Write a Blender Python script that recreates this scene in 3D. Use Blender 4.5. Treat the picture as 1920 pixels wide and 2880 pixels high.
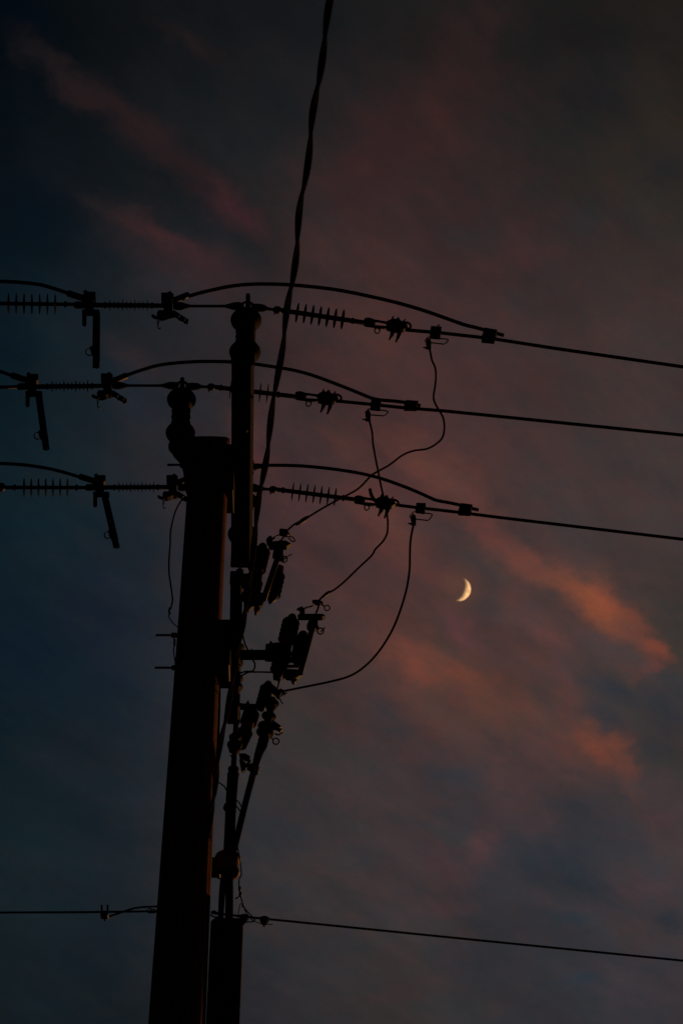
import bpy, math, random
from mathutils import Vector, Matrix
from bisect import bisect_right
random.seed(7)
sc = bpy.context.scene
COL = sc.collection
for o in list(bpy.data.objects): bpy.data.objects.remove(o)

# ------------------------------------------------------------------ camera
W, H, F = 1920.0, 2880.0, 7380.0
PITCH = math.radians(48.0)
CAM = Vector((0, 0, 1.6))
FWD = Vector((0, math.cos(PITCH), math.sin(PITCH)))
UP = Vector((0, -math.sin(PITCH), math.cos(PITCH)))
RIGHT = Vector((1, 0, 0))
cd = bpy.data.cameras.new('camera')
cd.sensor_fit = 'VERTICAL'; cd.sensor_height = 36.0; cd.lens = 36.0 * F / H
cd.clip_start = 0.1; cd.clip_end = 20000
cd.dof.use_dof = True; cd.dof.focus_distance = 21.0; cd.dof.aperture_fstop = 6.3
cam = bpy.data.objects.new('camera', cd); COL.objects.link(cam)
cam.location = CAM; cam.rotation_euler = (math.pi / 2 + PITCH, 0, 0)
sc.camera = cam
sc.view_settings.view_transform = 'Standard'; sc.view_settings.look = 'None'
sc.view_settings.exposure = 0; sc.view_settings.gamma = 1
sc.view_settings.use_curve_mapping = False

def ray(x, y):
    return FWD + RIGHT * ((x - W / 2) / F) + UP * ((H / 2 - y) / F)

# ------------------------------------------------------------------ sun (low, behind and to the right; the moon's painted phase has its own direction)
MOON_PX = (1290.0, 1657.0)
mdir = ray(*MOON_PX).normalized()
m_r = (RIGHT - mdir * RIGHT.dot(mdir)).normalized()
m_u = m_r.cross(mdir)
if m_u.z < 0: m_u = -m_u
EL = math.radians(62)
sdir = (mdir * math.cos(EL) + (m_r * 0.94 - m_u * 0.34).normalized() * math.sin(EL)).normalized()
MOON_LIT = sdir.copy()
SUN_ELEV = math.radians(6.0); SUN_AZ = math.radians(34)     # afterglow low on the horizon, behind and to the right
sdir = Vector((math.sin(SUN_AZ) * math.cos(SUN_ELEV), math.cos(SUN_AZ) * math.cos(SUN_ELEV), math.sin(SUN_ELEV)))
sl = bpy.data.lights.new('sun', 'SUN'); sl.energy = 1.3; sl.angle = math.radians(0.5)
sl.color = (1.0, 0.42, 0.12)
so = bpy.data.objects.new('sun', sl); COL.objects.link(so)
so.rotation_euler = (-sdir).to_track_quat('-Z', 'Y').to_euler()
so.location = (30, 20, 30)

# ------------------------------------------------------------------ world: dusk sky with a lit cloud layer
def lin(hx):
    hx = hx.lstrip('#'); r = []
    for i in (0, 2, 4):
        c = int(hx[i:i + 2], 16) / 255
        r.append(c / 12.92 if c <= 0.04045 else ((c + 0.055) / 1.055) ** 2.4)
    return (r[0], r[1], r[2], 1)

def proj(x, y):          # where the view ray meets a cloud layer of unit height
    d = ray(x, y); return Vector((d.x / d.z, d.y / d.z, 0))

world = bpy.data.worlds.new('World'); sc.world = world; world.use_nodes = True
nt = world.node_tree; N = nt.nodes; L = nt.links; N.clear()
def nd(t, **k):
    n = N.new(t)
    for a, b in k.items(): setattr(n, a, b)
    return n
def math_(op, a, b=None, c=None):
    n = nd('ShaderNodeMath', operation=op)
    for i, v in enumerate((a, b, c)):
        if v is None: continue
        if isinstance(v, (int, float)): n.inputs[i].default_value = v
        else: L.new(v, n.inputs[i])
    return n.outputs[0]
tc = nd('ShaderNodeTexCoord')
sep = nd('ShaderNodeSeparateXYZ'); L.new(tc.outputs['Generated'], sep.inputs[0])
zc = math_('MAXIMUM', sep.outputs[2], 0.06)
px_ = math_('DIVIDE', sep.outputs[0], zc); py_ = math_('DIVIDE', sep.outputs[1], zc)
comb = nd('ShaderNodeCombineXYZ'); L.new(px_, comb.inputs[0]); L.new(py_, comb.inputs[1])
RAWP = comb.outputs[0]
def noise(scale, detail=4, rough=0.55, stretch=None, seed=0.0, src=None):
    m = nd('ShaderNodeMapping'); L.new(src or RAWP, m.inputs[0])
    m.inputs['Location'].default_value = (seed, seed * 1.7, seed * 0.3)
    if stretch:          # turn so that x runs along the wind, then squash
        m.inputs['Rotation'].default_value = (0, 0, stretch[0])
        m2 = nd('ShaderNodeMapping'); L.new(m.outputs[0], m2.inputs[0]); m2.inputs['Scale'].default_value = (stretch[1], stretch[2], 1)
        m = m2
    n = nd('ShaderNodeTexNoise'); L.new(m.outputs[0], n.inputs['Vector'])
    n.inputs['Scale'].default_value = scale; n.inputs['Detail'].default_value = detail; n.inputs['Roughness'].default_value = rough
    return n
def warp(src, scale, amp, detail, seed):
    n = noise(scale, detail, 0.6, None, seed, src)
    s = nd('ShaderNodeVectorMath', operation='SUBTRACT'); L.new(n.outputs['Color'], s.inputs[0]); s.inputs[1].default_value = (.5, .5, .5)
    c = nd('ShaderNodeVectorMath', operation='SCALE'); L.new(s.outputs[0], c.inputs[0]); c.inputs['Scale'].default_value = amp
    a = nd('ShaderNodeVectorMath', operation='ADD'); L.new(src, a.inputs[0]); L.new(c.outputs[0], a.inputs[1])
    return a.outputs[0]
WP = warp(warp(warp(RAWP, 9, 0.034, 3, 3.1), 45, 0.024, 5, 1.3), 150, 0.007, 4, 2.2)
sw = nd('ShaderNodeSeparateXYZ'); L.new(WP, sw.inputs[0])

GX = [-3500, 0, 384, 768, 1152, 1536, 1920, 5500]
GRID = [
 (-3200, ['010203', '030406', '060607', '0b0908', '0e0b09', '0f0c0a', '0e0c0a', '0b0a09']),
 (0,    ['02060a', '02070b', '0e1113', '141517', '191919', '1b1918', '1c1a18', '1c1a1c']),
 (480,  ['02060a', '070d12', '13171a', '1f1e1f', '2b2121', '272220', '29241f', '1c1a1c']),
 (960,  ['02060a', '08161e', '1c2024', '2f2627', '3c2a2a', '392d2c', '372e2d', '1c1a1c']),
 (1440, ['02060a', '0c1b22', '1f2328', '35292b', '44302f', '3d3231', '3b3231', '1c1a1c']),
 (1920, ['02060a', '0c1820', '1b2229', '332e2e', '433130', '3f3332', '38332f', '1c1a1c']),
 (2400, ['02060a', '111d22', '1b2126', '302d2e', '373133', '2f2f33', '393335', '1c1a1c']),
 (2880, ['02060a', '10191d', '161b1f', '28272a', '302d2d', '2d2d31', '333034', '1c1a1c']),
 (5200, ['060a0c', '0b1013', '0f1316', '15171a', '1a1b1d', '1c1d1f', '201f21', '1c1a1a']),
]
cur = None
for i, (ry, cols) in enumerate(GRID):
    xs = [proj(x, ry).x for x in GX]
    x0, x1 = xs[0] - 0.05, xs[-1] + 0.05
    mr = nd('ShaderNodeMapRange'); L.new(sw.outputs[0], mr.inputs[0])
    mr.inputs[1].default_value = x0; mr.inputs[2].default_value = x1
    rp = nd('ShaderNodeValToRGB'); rp.color_ramp.interpolation = 'CARDINAL'
    el = rp.color_ramp.elements
    for k, (xx, c) in enumerate(zip(xs, cols)):
        pos = (xx - x0) / (x1 - x0)
        e = el[k] if k < 2 else el.new(pos)
        e.position = pos; e.color = lin(c)
    L.new(mr.outputs[0], rp.inputs[0])
    if cur is None: cur = rp.outputs[0]; py0 = proj(960, ry).y
    else:
        py1 = proj(960, ry).y
        f = nd('ShaderNodeMapRange', interpolation_type='SMOOTHSTEP'); L.new(sw.outputs[1], f.inputs[0])
        f.inputs[1].default_value = py0; f.inputs[2].default_value = py1
        mx = nd('ShaderNodeMixRGB'); L.new(f.outputs[0], mx.inputs[0]); L.new(cur, mx.inputs[1]); L.new(rp.outputs[0], mx.inputs[2])
        cur = mx.outputs[0]; py0 = py1
# wisps: fine streaky noise multiplies the coverage of every patch
_a = proj(1300, 1700); _b = proj(1300 + 80, 1700 + 62); WIND = -math.atan2(_b.y - _a.y, _b.x - _a.x)
wn = noise(34, 9, 0.72, (WIND, 0.55, 1.7), 5.0)
wisp = nd('ShaderNodeMapRange'); L.new(wn.outputs[0], wisp.inputs[0])
wisp.inputs[1].default_value = 0.3; wisp.inputs[2].default_value = 0.7; wisp.inputs[3].default_value = 0.42; wisp.inputs[4].default_value = 1.25
def patch(x, y, a, b, ang, col, s, usewisp=True, k=1.75, src=None):
    global cur
    c = proj(x, y); an = math.radians(ang)
    A = proj(x + a * math.cos(an), y + a * math.sin(an)) - c
    B = proj(x - b * math.sin(an), y + b * math.cos(an)) - c
    th = math.atan2(A.y, A.x)
    nrm = Vector((-math.sin(th), math.cos(th), 0))
    m = nd('ShaderNodeMapping', vector_type='TEXTURE'); L.new(src or WP, m.inputs[0])
    m.inputs['Location'].default_value = c; m.inputs['Rotation'].default_value = (0, 0, th)
    m.inputs['Scale'].default_value = (A.length * k, max(abs(B.dot(nrm)), 1e-4) * k, 1)
    g = nd('ShaderNodeTexGradient', gradient_type='SPHERICAL'); L.new(m.outputs[0], g.inputs[0])
    f = nd('ShaderNodeMapRange', interpolation_type='SMOOTHSTEP'); L.new(g.outputs['Fac'], f.inputs[0])
    f.inputs[4].default_value = s
    o = f.outputs[0]
    if usewisp: o = math_('MULTIPLY', o, wisp.outputs[0])
    mx = nd('ShaderNodeMixRGB'); mx.use_clamp = False
    L.new(o, mx.inputs[0]); L.new(cur, mx.inputs[1]); mx.inputs[2].default_value = lin(col)
    cur = mx.outputs[0]
PATCHES = [
 # dusky bands, upper left
 (90, 150, 100, 34, 40, '201919', .7), (225, 262, 110, 44, 36, '291b1b', .8), (390, 390, 190, 50, 38, '271b1c', .8),
 (510, 490, 130, 50, 45, '281c1e', .7), (650, 595, 100, 50, 40, '3d2327', .85), (440, 690, 120, 26, 33, '442528', .9), (420, 700, 180, 60, 36, '2a2022', .6),
 (500, 120, 100, 30, 40, '241a1a', .7), (290, 590, 130, 30, 38, '261f1f', .5), (575, 790, 120, 60, 25, '38262a', .5),
 (60, 70, 120, 60, 20, '020811', .6), (70, 640, 90, 150, 10, '03101a', .6), (160, 480, 90, 50, 45, '0c1219', .5),
 # large brown mass, upper middle
 (1270, 250, 260, 120, 110, '30201f', .8), (1080, 430, 160, 110, 120, '321f20', .7), (1190, 600, 240, 120, 20, '352526', .5),
 (1490, 730, 90, 60, 10, '42292c', .6), (880, 560, 150, 100, 100, '2c2223', .5), (1340, 700, 70, 40, 10, '2b2b29', .6),
 (1660, 290, 130, 110, 20, '16191d', .65), (1860, 490, 90, 70, 0, '1b1f23', .65), (1630, 120, 160, 70, 0, '121519', .6), (770, 330, 130, 90, 0, '141719', .5), (1750, 640, 90, 50, 40, '202327', .5), (1640, 640, 70, 60, 0, '22262a', .5),
 # glow about the middle
 (1050, 950, 130, 55, 95, '523222', .35), (1010, 880, 270, 170, 90, '432d2b', .55), (1420, 620, 260, 180, 40, '332625', .45), (720, 1250, 120, 50, 65, '54302d', .6),
 (820, 1150, 120, 80, 70, '44302f', .5), (1240, 1330, 190, 48, 42, '5e3b33', .85), (1090, 1480, 130, 60, 55, '603a30', .65),
 (870, 1430, 130, 80, 20, '4d3433', .6), (990, 1250, 120, 50, 60, '543730', .5), (780, 1560, 110, 60, 40, '473130', .5),
 (380, 1010, 90, 40, 45, '33282a', .6), (480, 840, 110, 50, 20, '2b2629', .5), (400, 1120, 120, 60, 60, '1c222b', .6),
 (1330, 1560, 130, 50, 45, '343333', .65), (1430, 1650, 100, 60, 70, '303332', .7), (1240, 1720, 60, 40, 60, '313434', .6),
 (1600, 1690, 270, 75, 38, '543831', .6), (1650, 1800, 150, 60, 35, '413536', .5), (1490, 2030, 280, 110, 42, '4a3533', .5),
 # bright streak right of the moon
 (1400, 1480, 130, 40, 42, '5a3733', .8), (1475, 1560, 110, 40, 45, '5f3a33', .8), (1570, 1632, 110, 42, 38, '6e4032', .9),
 (1650, 1700, 230, 95, 38, '523834', .55), (1695, 1722, 125, 52, 36, '80472f', .95), (1775, 1785, 90, 40, 40, '5f3a32', .75), (1858, 1842, 44, 22, 22, '7a4130', .95),
 (1822, 1885, 60, 26, -52, '683a2f', .85), (1740, 1870, 110, 40, 35, '47393a', .6), (1560, 1690, 50, 30, 40, '3a3434', .3),
 # streaks below the moon

 (1310, 1770, 90, 34, 50, '54363a', .75), (1500, 1760, 130, 42, 55, '553a37', .75), (1570, 1930, 90, 34, 65, '4a3539', .5),
 (1020, 1795, 70, 30, 35, '503430', .6), (1290, 1920, 330, 130, 38, '54382f', .75), (1190, 1866, 120, 44, 28, '6e3e32', .9), (1310, 1915, 130, 46, 38, '613a2e', .75),
 (1410, 2000, 130, 48, 42, '55382f', .7), (1500, 2120, 120, 60, 50, '4c3736', .7), (1300, 2030, 110, 60, 40, '4a3a36', .6),
 (1610, 2050, 120, 34, 62, '523731', .7), (1670, 2120, 130, 80, 50, '4d3633', .5), (1590, 2100, 90, 44, 42, '5d3931', .6), (1690, 2108, 80, 36, 30, '703f30', .85), (1735, 2190, 60, 30, 65, '5a3831', .7),
 (1430, 2230, 130, 70, 60, '4c3838', .7), (1340, 2370, 80, 50, 110, '4c3436', .6),
 # blue gaps, lower right
 (1700, 1960, 80, 34, 25, '29303a', .8), (1860, 2010, 90, 110, 0, '262d36', .75), (1690, 2030, 60, 26, 30, '2a3038', .6),
 (1080, 2020, 70, 50, 60, '2c3035', .7), (1260, 2190, 90, 46, 0, '2b3137', .8), (1230, 2350, 60, 30, 20, '2d3334', .6),
 (1560, 2400, 150, 60, 0, '2a2f37', .8), (1600, 2480, 130, 40, 15, '232c33', .85), (1890, 2600, 60, 24, 20, '1b2a33', .8),
 (1620, 2575, 60, 20, 20, '223039', .7), (1630, 2765, 60, 18, 0, '1f2f3a', .7), (1330, 2720, 90, 40, 20, '2b2d33', .6),
 (1830, 2290, 90, 40, 60, '483536', .6), (1790, 2500, 90, 36, 15, '47363a', .55), (1900, 2290, 60, 30, 0, '463637', .5),
 (1240, 2440, 120, 40, 40, '433033', .7), (1220, 2545, 120, 24, 12, '443134', .6), (1740, 2610, 90, 40, 20, '3c3433', .5),
 (1130, 2780, 130, 40, -10, '3a2c2b', .6), (1160, 2270, 80, 30, 0, '3f3231', .5), (1530, 2000, 80, 40, 45, '35302f', .4),
 # lower left teal and grey
 (120, 1780, 170, 180, 80, '0a1824', .6), (330, 1720, 120, 200, 0, '171d2a', .5), (150, 1480, 150, 60, 0, '0a1f28', .5),
 (260, 2120, 150, 90, 10, '1b1f22', .5), (150, 2400, 170, 90, 20, '152025', .4), (820, 1980, 110, 70, 20, '34302d', .5),
 (930, 2120, 120, 70, 20, '2c3030', .5), (820, 2330, 110, 110, 0, '2a2c31', .5),
]
for p in PATCHES: patch(*p)
# thin-cloud aureole round the moon
patch(*MOON_PX, 62, 62, 0, '553a30', .75, False, 1.5, RAWP)
# gentle overall mottling
mn = noise(20, 7, 0.62, (WIND, .7, 1.4), 9.0)
mr = nd('ShaderNodeMapRange'); L.new(mn.outputs[0], mr.inputs[0])
mr.inputs[1].default_value = .25; mr.inputs[2].default_value = .75; mr.inputs[3].default_value = .88; mr.inputs[4].default_value = 1.24
mul = nd('ShaderNodeVectorMath', operation='SCALE'); L.new(cur, mul.inputs[0]); L.new(mr.outputs[0], mul.inputs['Scale'])
hn = noise(38, 9, 0.72, (WIND, .8, 1.3), 21.0)
hr = nd('ShaderNodeValToRGB'); L.new(hn.outputs[0], hr.inputs[0])
hr.color_ramp.elements[0].position = .34; hr.color_ramp.elements[0].color = (.84, .98, 1.03, 1)
hr.color_ramp.elements[1].position = .66; hr.color_ramp.elements[1].color = (1.24, 1.02, .98, 1)
hm = nd('ShaderNodeVectorMath', operation='MULTIPLY'); L.new(mul.outputs[0], hm.inputs[0]); L.new(hr.outputs[0], hm.inputs[1]); mul = hm
# a low physical dusk sky underneath
sky = nd('ShaderNodeTexSky', sky_type='NISHITA'); sky.sun_disc = False
sky.sun_elevation = max(SUN_ELEV, 0.0); sky.sun_rotation = SUN_AZ
sk = nd('ShaderNodeVectorMath', operation='SCALE'); L.new(sky.outputs[0], sk.inputs[0]); sk.inputs['Scale'].default_value = 0.0008
add = nd('ShaderNodeVectorMath', operation='ADD'); L.new(mul.outputs[0], add.inputs[0]); L.new(sk.outputs[0], add.inputs[1])
bg = nd('ShaderNodeBackground'); L.new(add.outputs[0], bg.inputs[0]); bg.inputs[1].default_value = 1.0
wo = nd('ShaderNodeOutputWorld'); L.new(bg.outputs[0], wo.inputs[0])
SKY_SCALE = sk

# ------------------------------------------------------------------ materials
def mat(name, c1, c2, rough=0.6, metal=0.0, scale=30, stretch=(1, 1, 1), spec=0.3, bump=0.15, detail=5):
    m = bpy.data.materials.new(name); m.use_nodes = True
    t = m.node_tree; n = t.nodes; l = t.links; b = n['Principled BSDF']
    tcx = n.new('ShaderNodeTexCoord'); mp = n.new('ShaderNodeMapping'); mp.inputs['Scale'].default_value = stretch
    l.new(tcx.outputs['Object'], mp.inputs[0])
    ns = n.new('ShaderNodeTexNoise'); l.new(mp.outputs[0], ns.inputs['Vector'])
    ns.inputs['Scale'].default_value = scale; ns.inputs['Detail'].default_value = detail; ns.inputs['Roughness'].default_value = .65
    r = n.new('ShaderNodeValToRGB'); l.new(ns.outputs[0], r.inputs[0])
    r.color_ramp.elements[0].position = .35; r.color_ramp.elements[0].color = (*c1, 1)
    r.color_ramp.elements[1].position = .68; r.color_ramp.elements[1].color = (*c2, 1)
    l.new(r.outputs[0], b.inputs['Base Color'])
    b.inputs['Roughness'].default_value = rough; b.inputs['Metallic'].default_value = metal
    b.inputs['Specular IOR Level'].default_value = spec
    bp = n.new('ShaderNodeBump'); bp.inputs['Strength'].default_value = bump; bp.inputs['Distance'].default_value = .01
    l.new(ns.outputs[0], bp.inputs['Height']); l.new(bp.outputs[0], b.inputs['Normal'])
    return m
M = {
 'wood':  mat('weathered_wood', (.03, .012, .005), (.25, .088, .032), .85, 0, 14, (6, 6, .22), .15, .9, 8),
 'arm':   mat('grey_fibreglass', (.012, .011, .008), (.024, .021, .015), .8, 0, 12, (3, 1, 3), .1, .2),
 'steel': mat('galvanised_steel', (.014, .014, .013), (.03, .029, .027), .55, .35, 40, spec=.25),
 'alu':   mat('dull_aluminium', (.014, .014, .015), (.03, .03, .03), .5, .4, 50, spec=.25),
 'cable': mat('black_cable', (.004, .004, .004), (.009, .0085, .008), .9, 0, 60, spec=.02, bump=.05),
 'wire':  mat('weathered_conductor', (.006, .006, .006), (.013, .013, .013), .6, .2, 80, spec=.15, bump=.05),
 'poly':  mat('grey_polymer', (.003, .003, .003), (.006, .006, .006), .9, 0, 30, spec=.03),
 'porc':  mat('brown_porcelain', (.016, .010, .006), (.03, .018, .010), .8, 0, 8, spec=.08, bump=.02),
 'band':  mat('weathered_band', (.13, .06, .024), (.21, .10, .04), .6, 0, 25, spec=.2),
 'tube':  mat('fuse_tube', (.04, .026, .012), (.07, .045, .02), .4, 0, 20, spec=.4),
 'guard': mat('riser_guard_plastic', (.016, .007, .004), (.03, .013, .007), .6, 0, 6, (4, 4, .4), .2, .1),
 'brass': mat('hook_brass', (.16, .11, .03), (.28, .19, .06), .4, .5, 40),
 'label': mat('yellow_tag', (.22, .17, .03), (.3, .23, .05), .6, 0, 40),
 'soil':  mat('dark_ground', (.02, .018, .012), (.05, .045, .03), .95, 0, 1.3, spec=.1),
}

# ------------------------------------------------------------------ geometry helpers
def P(x, y, Y=None, Z=None):
    d = ray(x, y)
    t = Y / d.y if Y is not None else (Z - CAM.z) / d.z
    return CAM + d * t
def S(p): return (p - CAM).dot(FWD) / F        # metres per photo pixel at p

def catmull(pts, rad, n):
    if len(pts) < 3: return pts, rad
    out, ro = [], []
    q = [pts[0] * 2 - pts[1]] + list(pts) + [pts[-1] * 2 - pts[-2]]
    for i in range(1, len(q) - 2):
        for k in range(n):
            t = k / n; a, b, c, d = q[i - 1], q[i], q[i + 1], q[i + 2]
            out.append(.5 * ((2 * b) + (c - a) * t + (2 * a - 5 * b + 4 * c - d) * t * t + (3 * b - a - 3 * c + d) * t ** 3))
            ro.append(rad[i - 1] * (1 - t) + rad[i] * t)
    out.append(pts[-1]); ro.append(rad[-1])
    return out, ro

class MB:
    def __init__(s): s.v = []; s.f = []; s.sm = []
    def tube(s, pts, r, seg=12, smooth=0, closed=False, flat=(1, 1)):
        """r in metres: number or list"""
        r = list(r) if isinstance(r, (list, tuple)) else [r] * len(pts)
        if smooth and not closed: pts, r = catmull(pts, r, smooth)
        n = len(pts); frames = []
        for i in range(n):
            if closed: t = pts[(i + 1) % n] - pts[i - 1]
            else: t = pts[min(i + 1, n - 1)] - pts[max(i - 1, 0)]
            if t.length < 1e-9: t = frames[-1][0] if frames else Vector((0, 0, 1))
            t = t.normalized()
            if not frames:
                a = Vector((0, 1, 0)) if abs(t.y) < .8 else Vector((1, 0, 0))
                u = (a - t * a.dot(t)).normalized()
            else:
                u = frames[-1][1]; u = (u - t * u.dot(t)).normalized()
            frames.append((t, u, t.cross(u)))
        b0 = len(s.v)
        for i in range(n):
            _, u, w = frames[i]
            for k in range(seg):
                a = 2 * math.pi * k / seg
                s.v.append(pts[i] + u * (math.cos(a) * r[i] * flat[0]) + w * (math.sin(a) * r[i] * flat[1]))
        for i in range(n if closed else n - 1):
            j = (i + 1) % n
            for k in range(seg):
                k2 = (k + 1) % seg
                s.f.append((b0 + i * seg + k, b0 + i * seg + k2, b0 + j * seg + k2, b0 + j * seg + k)); s.sm.append(True)
        if not closed:
            s.f.append(tuple(b0 + k for k in range(seg))[::-1]); s.sm.append(False)
            s.f.append(tuple(b0 + (n - 1) * seg + k for k in range(seg))); s.sm.append(False)
        return s
    def lathe(s, p0, p1, prof, seg=24):
        """prof: (fraction along p0->p1, radius in metres)"""
        pts = [p0.lerp(p1, a) for a, _ in prof]; rr = [b for _, b in prof]
        t = (p1 - p0).normalized()
        a = Vector((0, 1, 0)) if abs(t.y) < .8 else Vector((1, 0, 0))
        u = (a - t * a.dot(t)).normalized(); w = t.cross(u); b0 = len(s.v); n = len(pts)
        for i in range(n):
            for k in range(seg):
                g = 2 * math.pi * k / seg
                s.v.append(pts[i] + (u * math.cos(g) + w * math.sin(g)) * rr[i])
        for i in range(n - 1):
            for k in range(seg):
                k2 = (k + 1) % seg
                s.f.append((b0 + i * seg + k, b0 + i * seg + k2, b0 + (i + 1) * seg + k2, b0 + (i + 1) * seg + k)); s.sm.append(True)
        s.f.append(tuple(b0 + k for k in range(seg))[::-1]); s.sm.append(False)
        s.f.append(tuple(b0 + (n - 1) * seg + k for k in range(seg))); s.sm.append(False)
        return s
    def box(s, c, ax, ay, az, bev=0.12):
        """c centre, ax/ay/az half-extent vectors; chamfered"""
        import itertools
        m = min(ax.length, ay.length, az.length) * bev * 2
        fx, fy, fz = 1 - m / ax.length, 1 - m / ay.length, 1 - m / az.length
        b0 = len(s.v); idx = {}
        for sx, sy, sz in itertools.product((-1, 1), repeat=3):
            for ki, (gx, gy, gz) in enumerate(((1, fy, fz), (fx, 1, fz), (fx, fy, 1))):
                idx[(sx, sy, sz, ki)] = len(s.v)
                s.v.append(c + ax * (sx * gx) + ay * (sy * gy) + az * (sz * gz))
        def q(*a): s.f.append(a); s.sm.append(False)
        for sg in (-1, 1):
            q(*[idx[(sg, a, b, 0)] for a, b in ((-1, -1), (1, -1), (1, 1), (-1, 1))])
            q(*[idx[(a, sg, b, 1)] for a, b in ((-1, -1), (1, -1), (1, 1), (-1, 1))])
            q(*[idx[(a, b, sg, 2)] for a, b in ((-1, -1), (1, -1), (1, 1), (-1, 1))])
        for a in (-1, 1):
            for b in (-1, 1):
                q(idx[(a, b, -1, 0)], idx[(a, b, 1, 0)], idx[(a, b, 1, 1)], idx[(a, b, -1, 1)])
                q(idx[(a, -1, b, 0)], idx[(a, 1, b, 0)], idx[(a, 1, b, 2)], idx[(a, -1, b, 2)])
                q(idx[(-1, a, b, 1)], idx[(1, a, b, 1)], idx[(1, a, b, 2)], idx[(-1, a, b, 2)])
        for sx, sy, sz in itertools.product((-1, 1), repeat=3):
            q(*[idx[(sx, sy, sz, k)] for k in range(3)])
        return s
    def prism(s, px, Y, th):
        """solid cast plate: outline in photo pixels on the vertical plane at distance Y, thickness th metres.
        the outline is reduced by the part of the thickness one sees from below"""
        cy = sum(p[1] for p in px) / len(px); hh = (max(p[1] for p in px) - min(p[1] for p in px)) / 2
        sc_ = S(P(px[0][0], cy, Y=Y)); sh = th * .5 * math.sin(PITCH) / sc_
        k = max(.35, (hh - sh) / hh) if hh > 0 else 1
        q = [(x, cy + (y - cy) * k) for x, y in px]
        b0 = len(s.v); n = len(q)
        for d in (-th / 2, th / 2):
            for x, y in q: s.v.append(P(x, y, Y=Y) + Vector((0, d, 0)))
        s.f.append(tuple(range(b0, b0 + n))); s.sm.append(False)
        s.f.append(tuple(range(b0 + n, b0 + 2 * n))[::-1]); s.sm.append(False)
        for i in range(n):
            j = (i + 1) % n; s.f.append((b0 + i, b0 + j, b0 + n + j, b0 + n + i)); s.sm.append(False)
        return s
    def ball(s, c, r, sx=1, sy=1, sz=1, seg=14):
        b0 = len(s.v); nr = seg // 2
        for i in range(nr + 1):
            t = math.pi * i / nr
            for k in range(seg):
                g = 2 * math.pi * k / seg
                s.v.append(c + Vector((r * sx * math.sin(t) * math.cos(g), r * sy * math.sin(t) * math.sin(g), r * sz * math.cos(t))))
        for i in range(nr):
            for k in range(seg):
                k2 = (k + 1) % seg
                s.f.append((b0 + i * seg + k, b0 + (i + 1) * seg + k, b0 + (i + 1) * seg + k2, b0 + i * seg + k2)); s.sm.append(True)
        return s
    def build(s, name, material, parent=None, origin=None):
        root = parent
        while root is not None and root.parent is not None: root = root.parent
        if parent is not None: org = Vector(root['_o']) if False else ORG[root.name]
        else:
            org = origin if origin is not None else sum(s.v, Vector()) / len(s.v)
        me = bpy.data.meshes.new(name)
        me.from_pydata([tuple(v - org) for v in s.v], [], s.f)
        me.polygons.foreach_set('use_smooth', s.sm); me.update()
        import bmesh
        bm = bmesh.new(); bm.from_mesh(me); bmesh.ops.remove_doubles(bm, verts=bm.verts, dist=1e-6)
        bmesh.ops.recalc_face_normals(bm, faces=bm.faces); bm.to_mesh(me); bm.free()
        me.materials.append(M[material] if isinstance(material, str) else material)
        o = bpy.data.objects.new(name, me); COL.objects.link(o)
        if parent is not None: o.parent = parent
        else: o.location = org
        ORG[o.name] = org
        return o
ORG = {}
def tag(o, label=None, cat=None, group=None, kind=None):
    if label: o['label'] = label
    if cat: o['category'] = cat
    if group: o['group'] = group
    if kind: o['kind'] = kind
    return o
def thing(name, label, cat, loc, group=None):
    o = bpy.data.objects.new(name, None); COL.objects.link(o); o.empty_display_size = .1
    o.location = loc; ORG[o.name] = Vector(loc)
    return tag(o, label, cat, group)

def seg_pts(px, f): return [f(x, y) for x, y in px]
def ring(mb, f, cx, cy, rx, ry, w, n=20, a0=0, a1=360, ang=0):
    """round-bar loop; centre, radii, bar radius in photo pixels"""
    full = abs(a1 - a0) >= 360; c0 = f(cx, cy); s = S(c0); pts = []
    for k in range(n if full else n + 1):
        a = math.radians(a0 + (a1 - a0) * k / n); ex, ey = rx * math.cos(a), ry * math.sin(a)
        g = math.radians(ang)
        pts.append(f(cx + ex * math.cos(g) - ey * math.sin(g), cy + ex * math.sin(g) + ey * math.cos(g)))
    mb.tube(pts, w * s, 8, closed=full)
def rod(mb, f, px, r, smooth=0, seg=10):
    pts = seg_pts(px, f); s = S(pts[0])
    rr = [a * s for a in r] if isinstance(r, (list, tuple)) else r * s
    mb.tube(pts, rr, seg, smooth)

# ------------------------------------------------------------------ setting
g = MB()
R_ = 6000.0
g.v += [Vector((-R_, -R_, 0)), Vector((R_, -R_, 0)), Vector((R_, R_, 0)), Vector((-R_, R_, 0))]; g.f.append((0, 1, 2, 3)); g.sm.append(False)
tag(g.build('ground', 'soil', origin=Vector((0, 0, 0))), 'dark ground out of sight below the frame', None, None, 'structure')

# moon: crescent shading put into its emission; the sky shows through its night side
mm = bpy.data.materials.new('moon_emission'); mm.use_nodes = True
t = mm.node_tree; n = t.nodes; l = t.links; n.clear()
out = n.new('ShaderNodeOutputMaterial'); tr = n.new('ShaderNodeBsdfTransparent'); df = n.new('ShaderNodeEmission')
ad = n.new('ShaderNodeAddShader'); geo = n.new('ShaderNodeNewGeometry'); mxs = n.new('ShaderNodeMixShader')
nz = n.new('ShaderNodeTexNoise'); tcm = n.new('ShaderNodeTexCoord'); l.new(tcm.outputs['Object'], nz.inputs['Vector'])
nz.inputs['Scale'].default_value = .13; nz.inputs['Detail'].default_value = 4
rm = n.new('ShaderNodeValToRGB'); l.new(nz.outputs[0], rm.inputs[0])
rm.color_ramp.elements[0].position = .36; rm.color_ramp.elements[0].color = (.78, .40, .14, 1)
rm.color_ramp.elements[1].position = .6; rm.color_ramp.elements[1].color = (1.15, .66, .28, 1)
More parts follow.
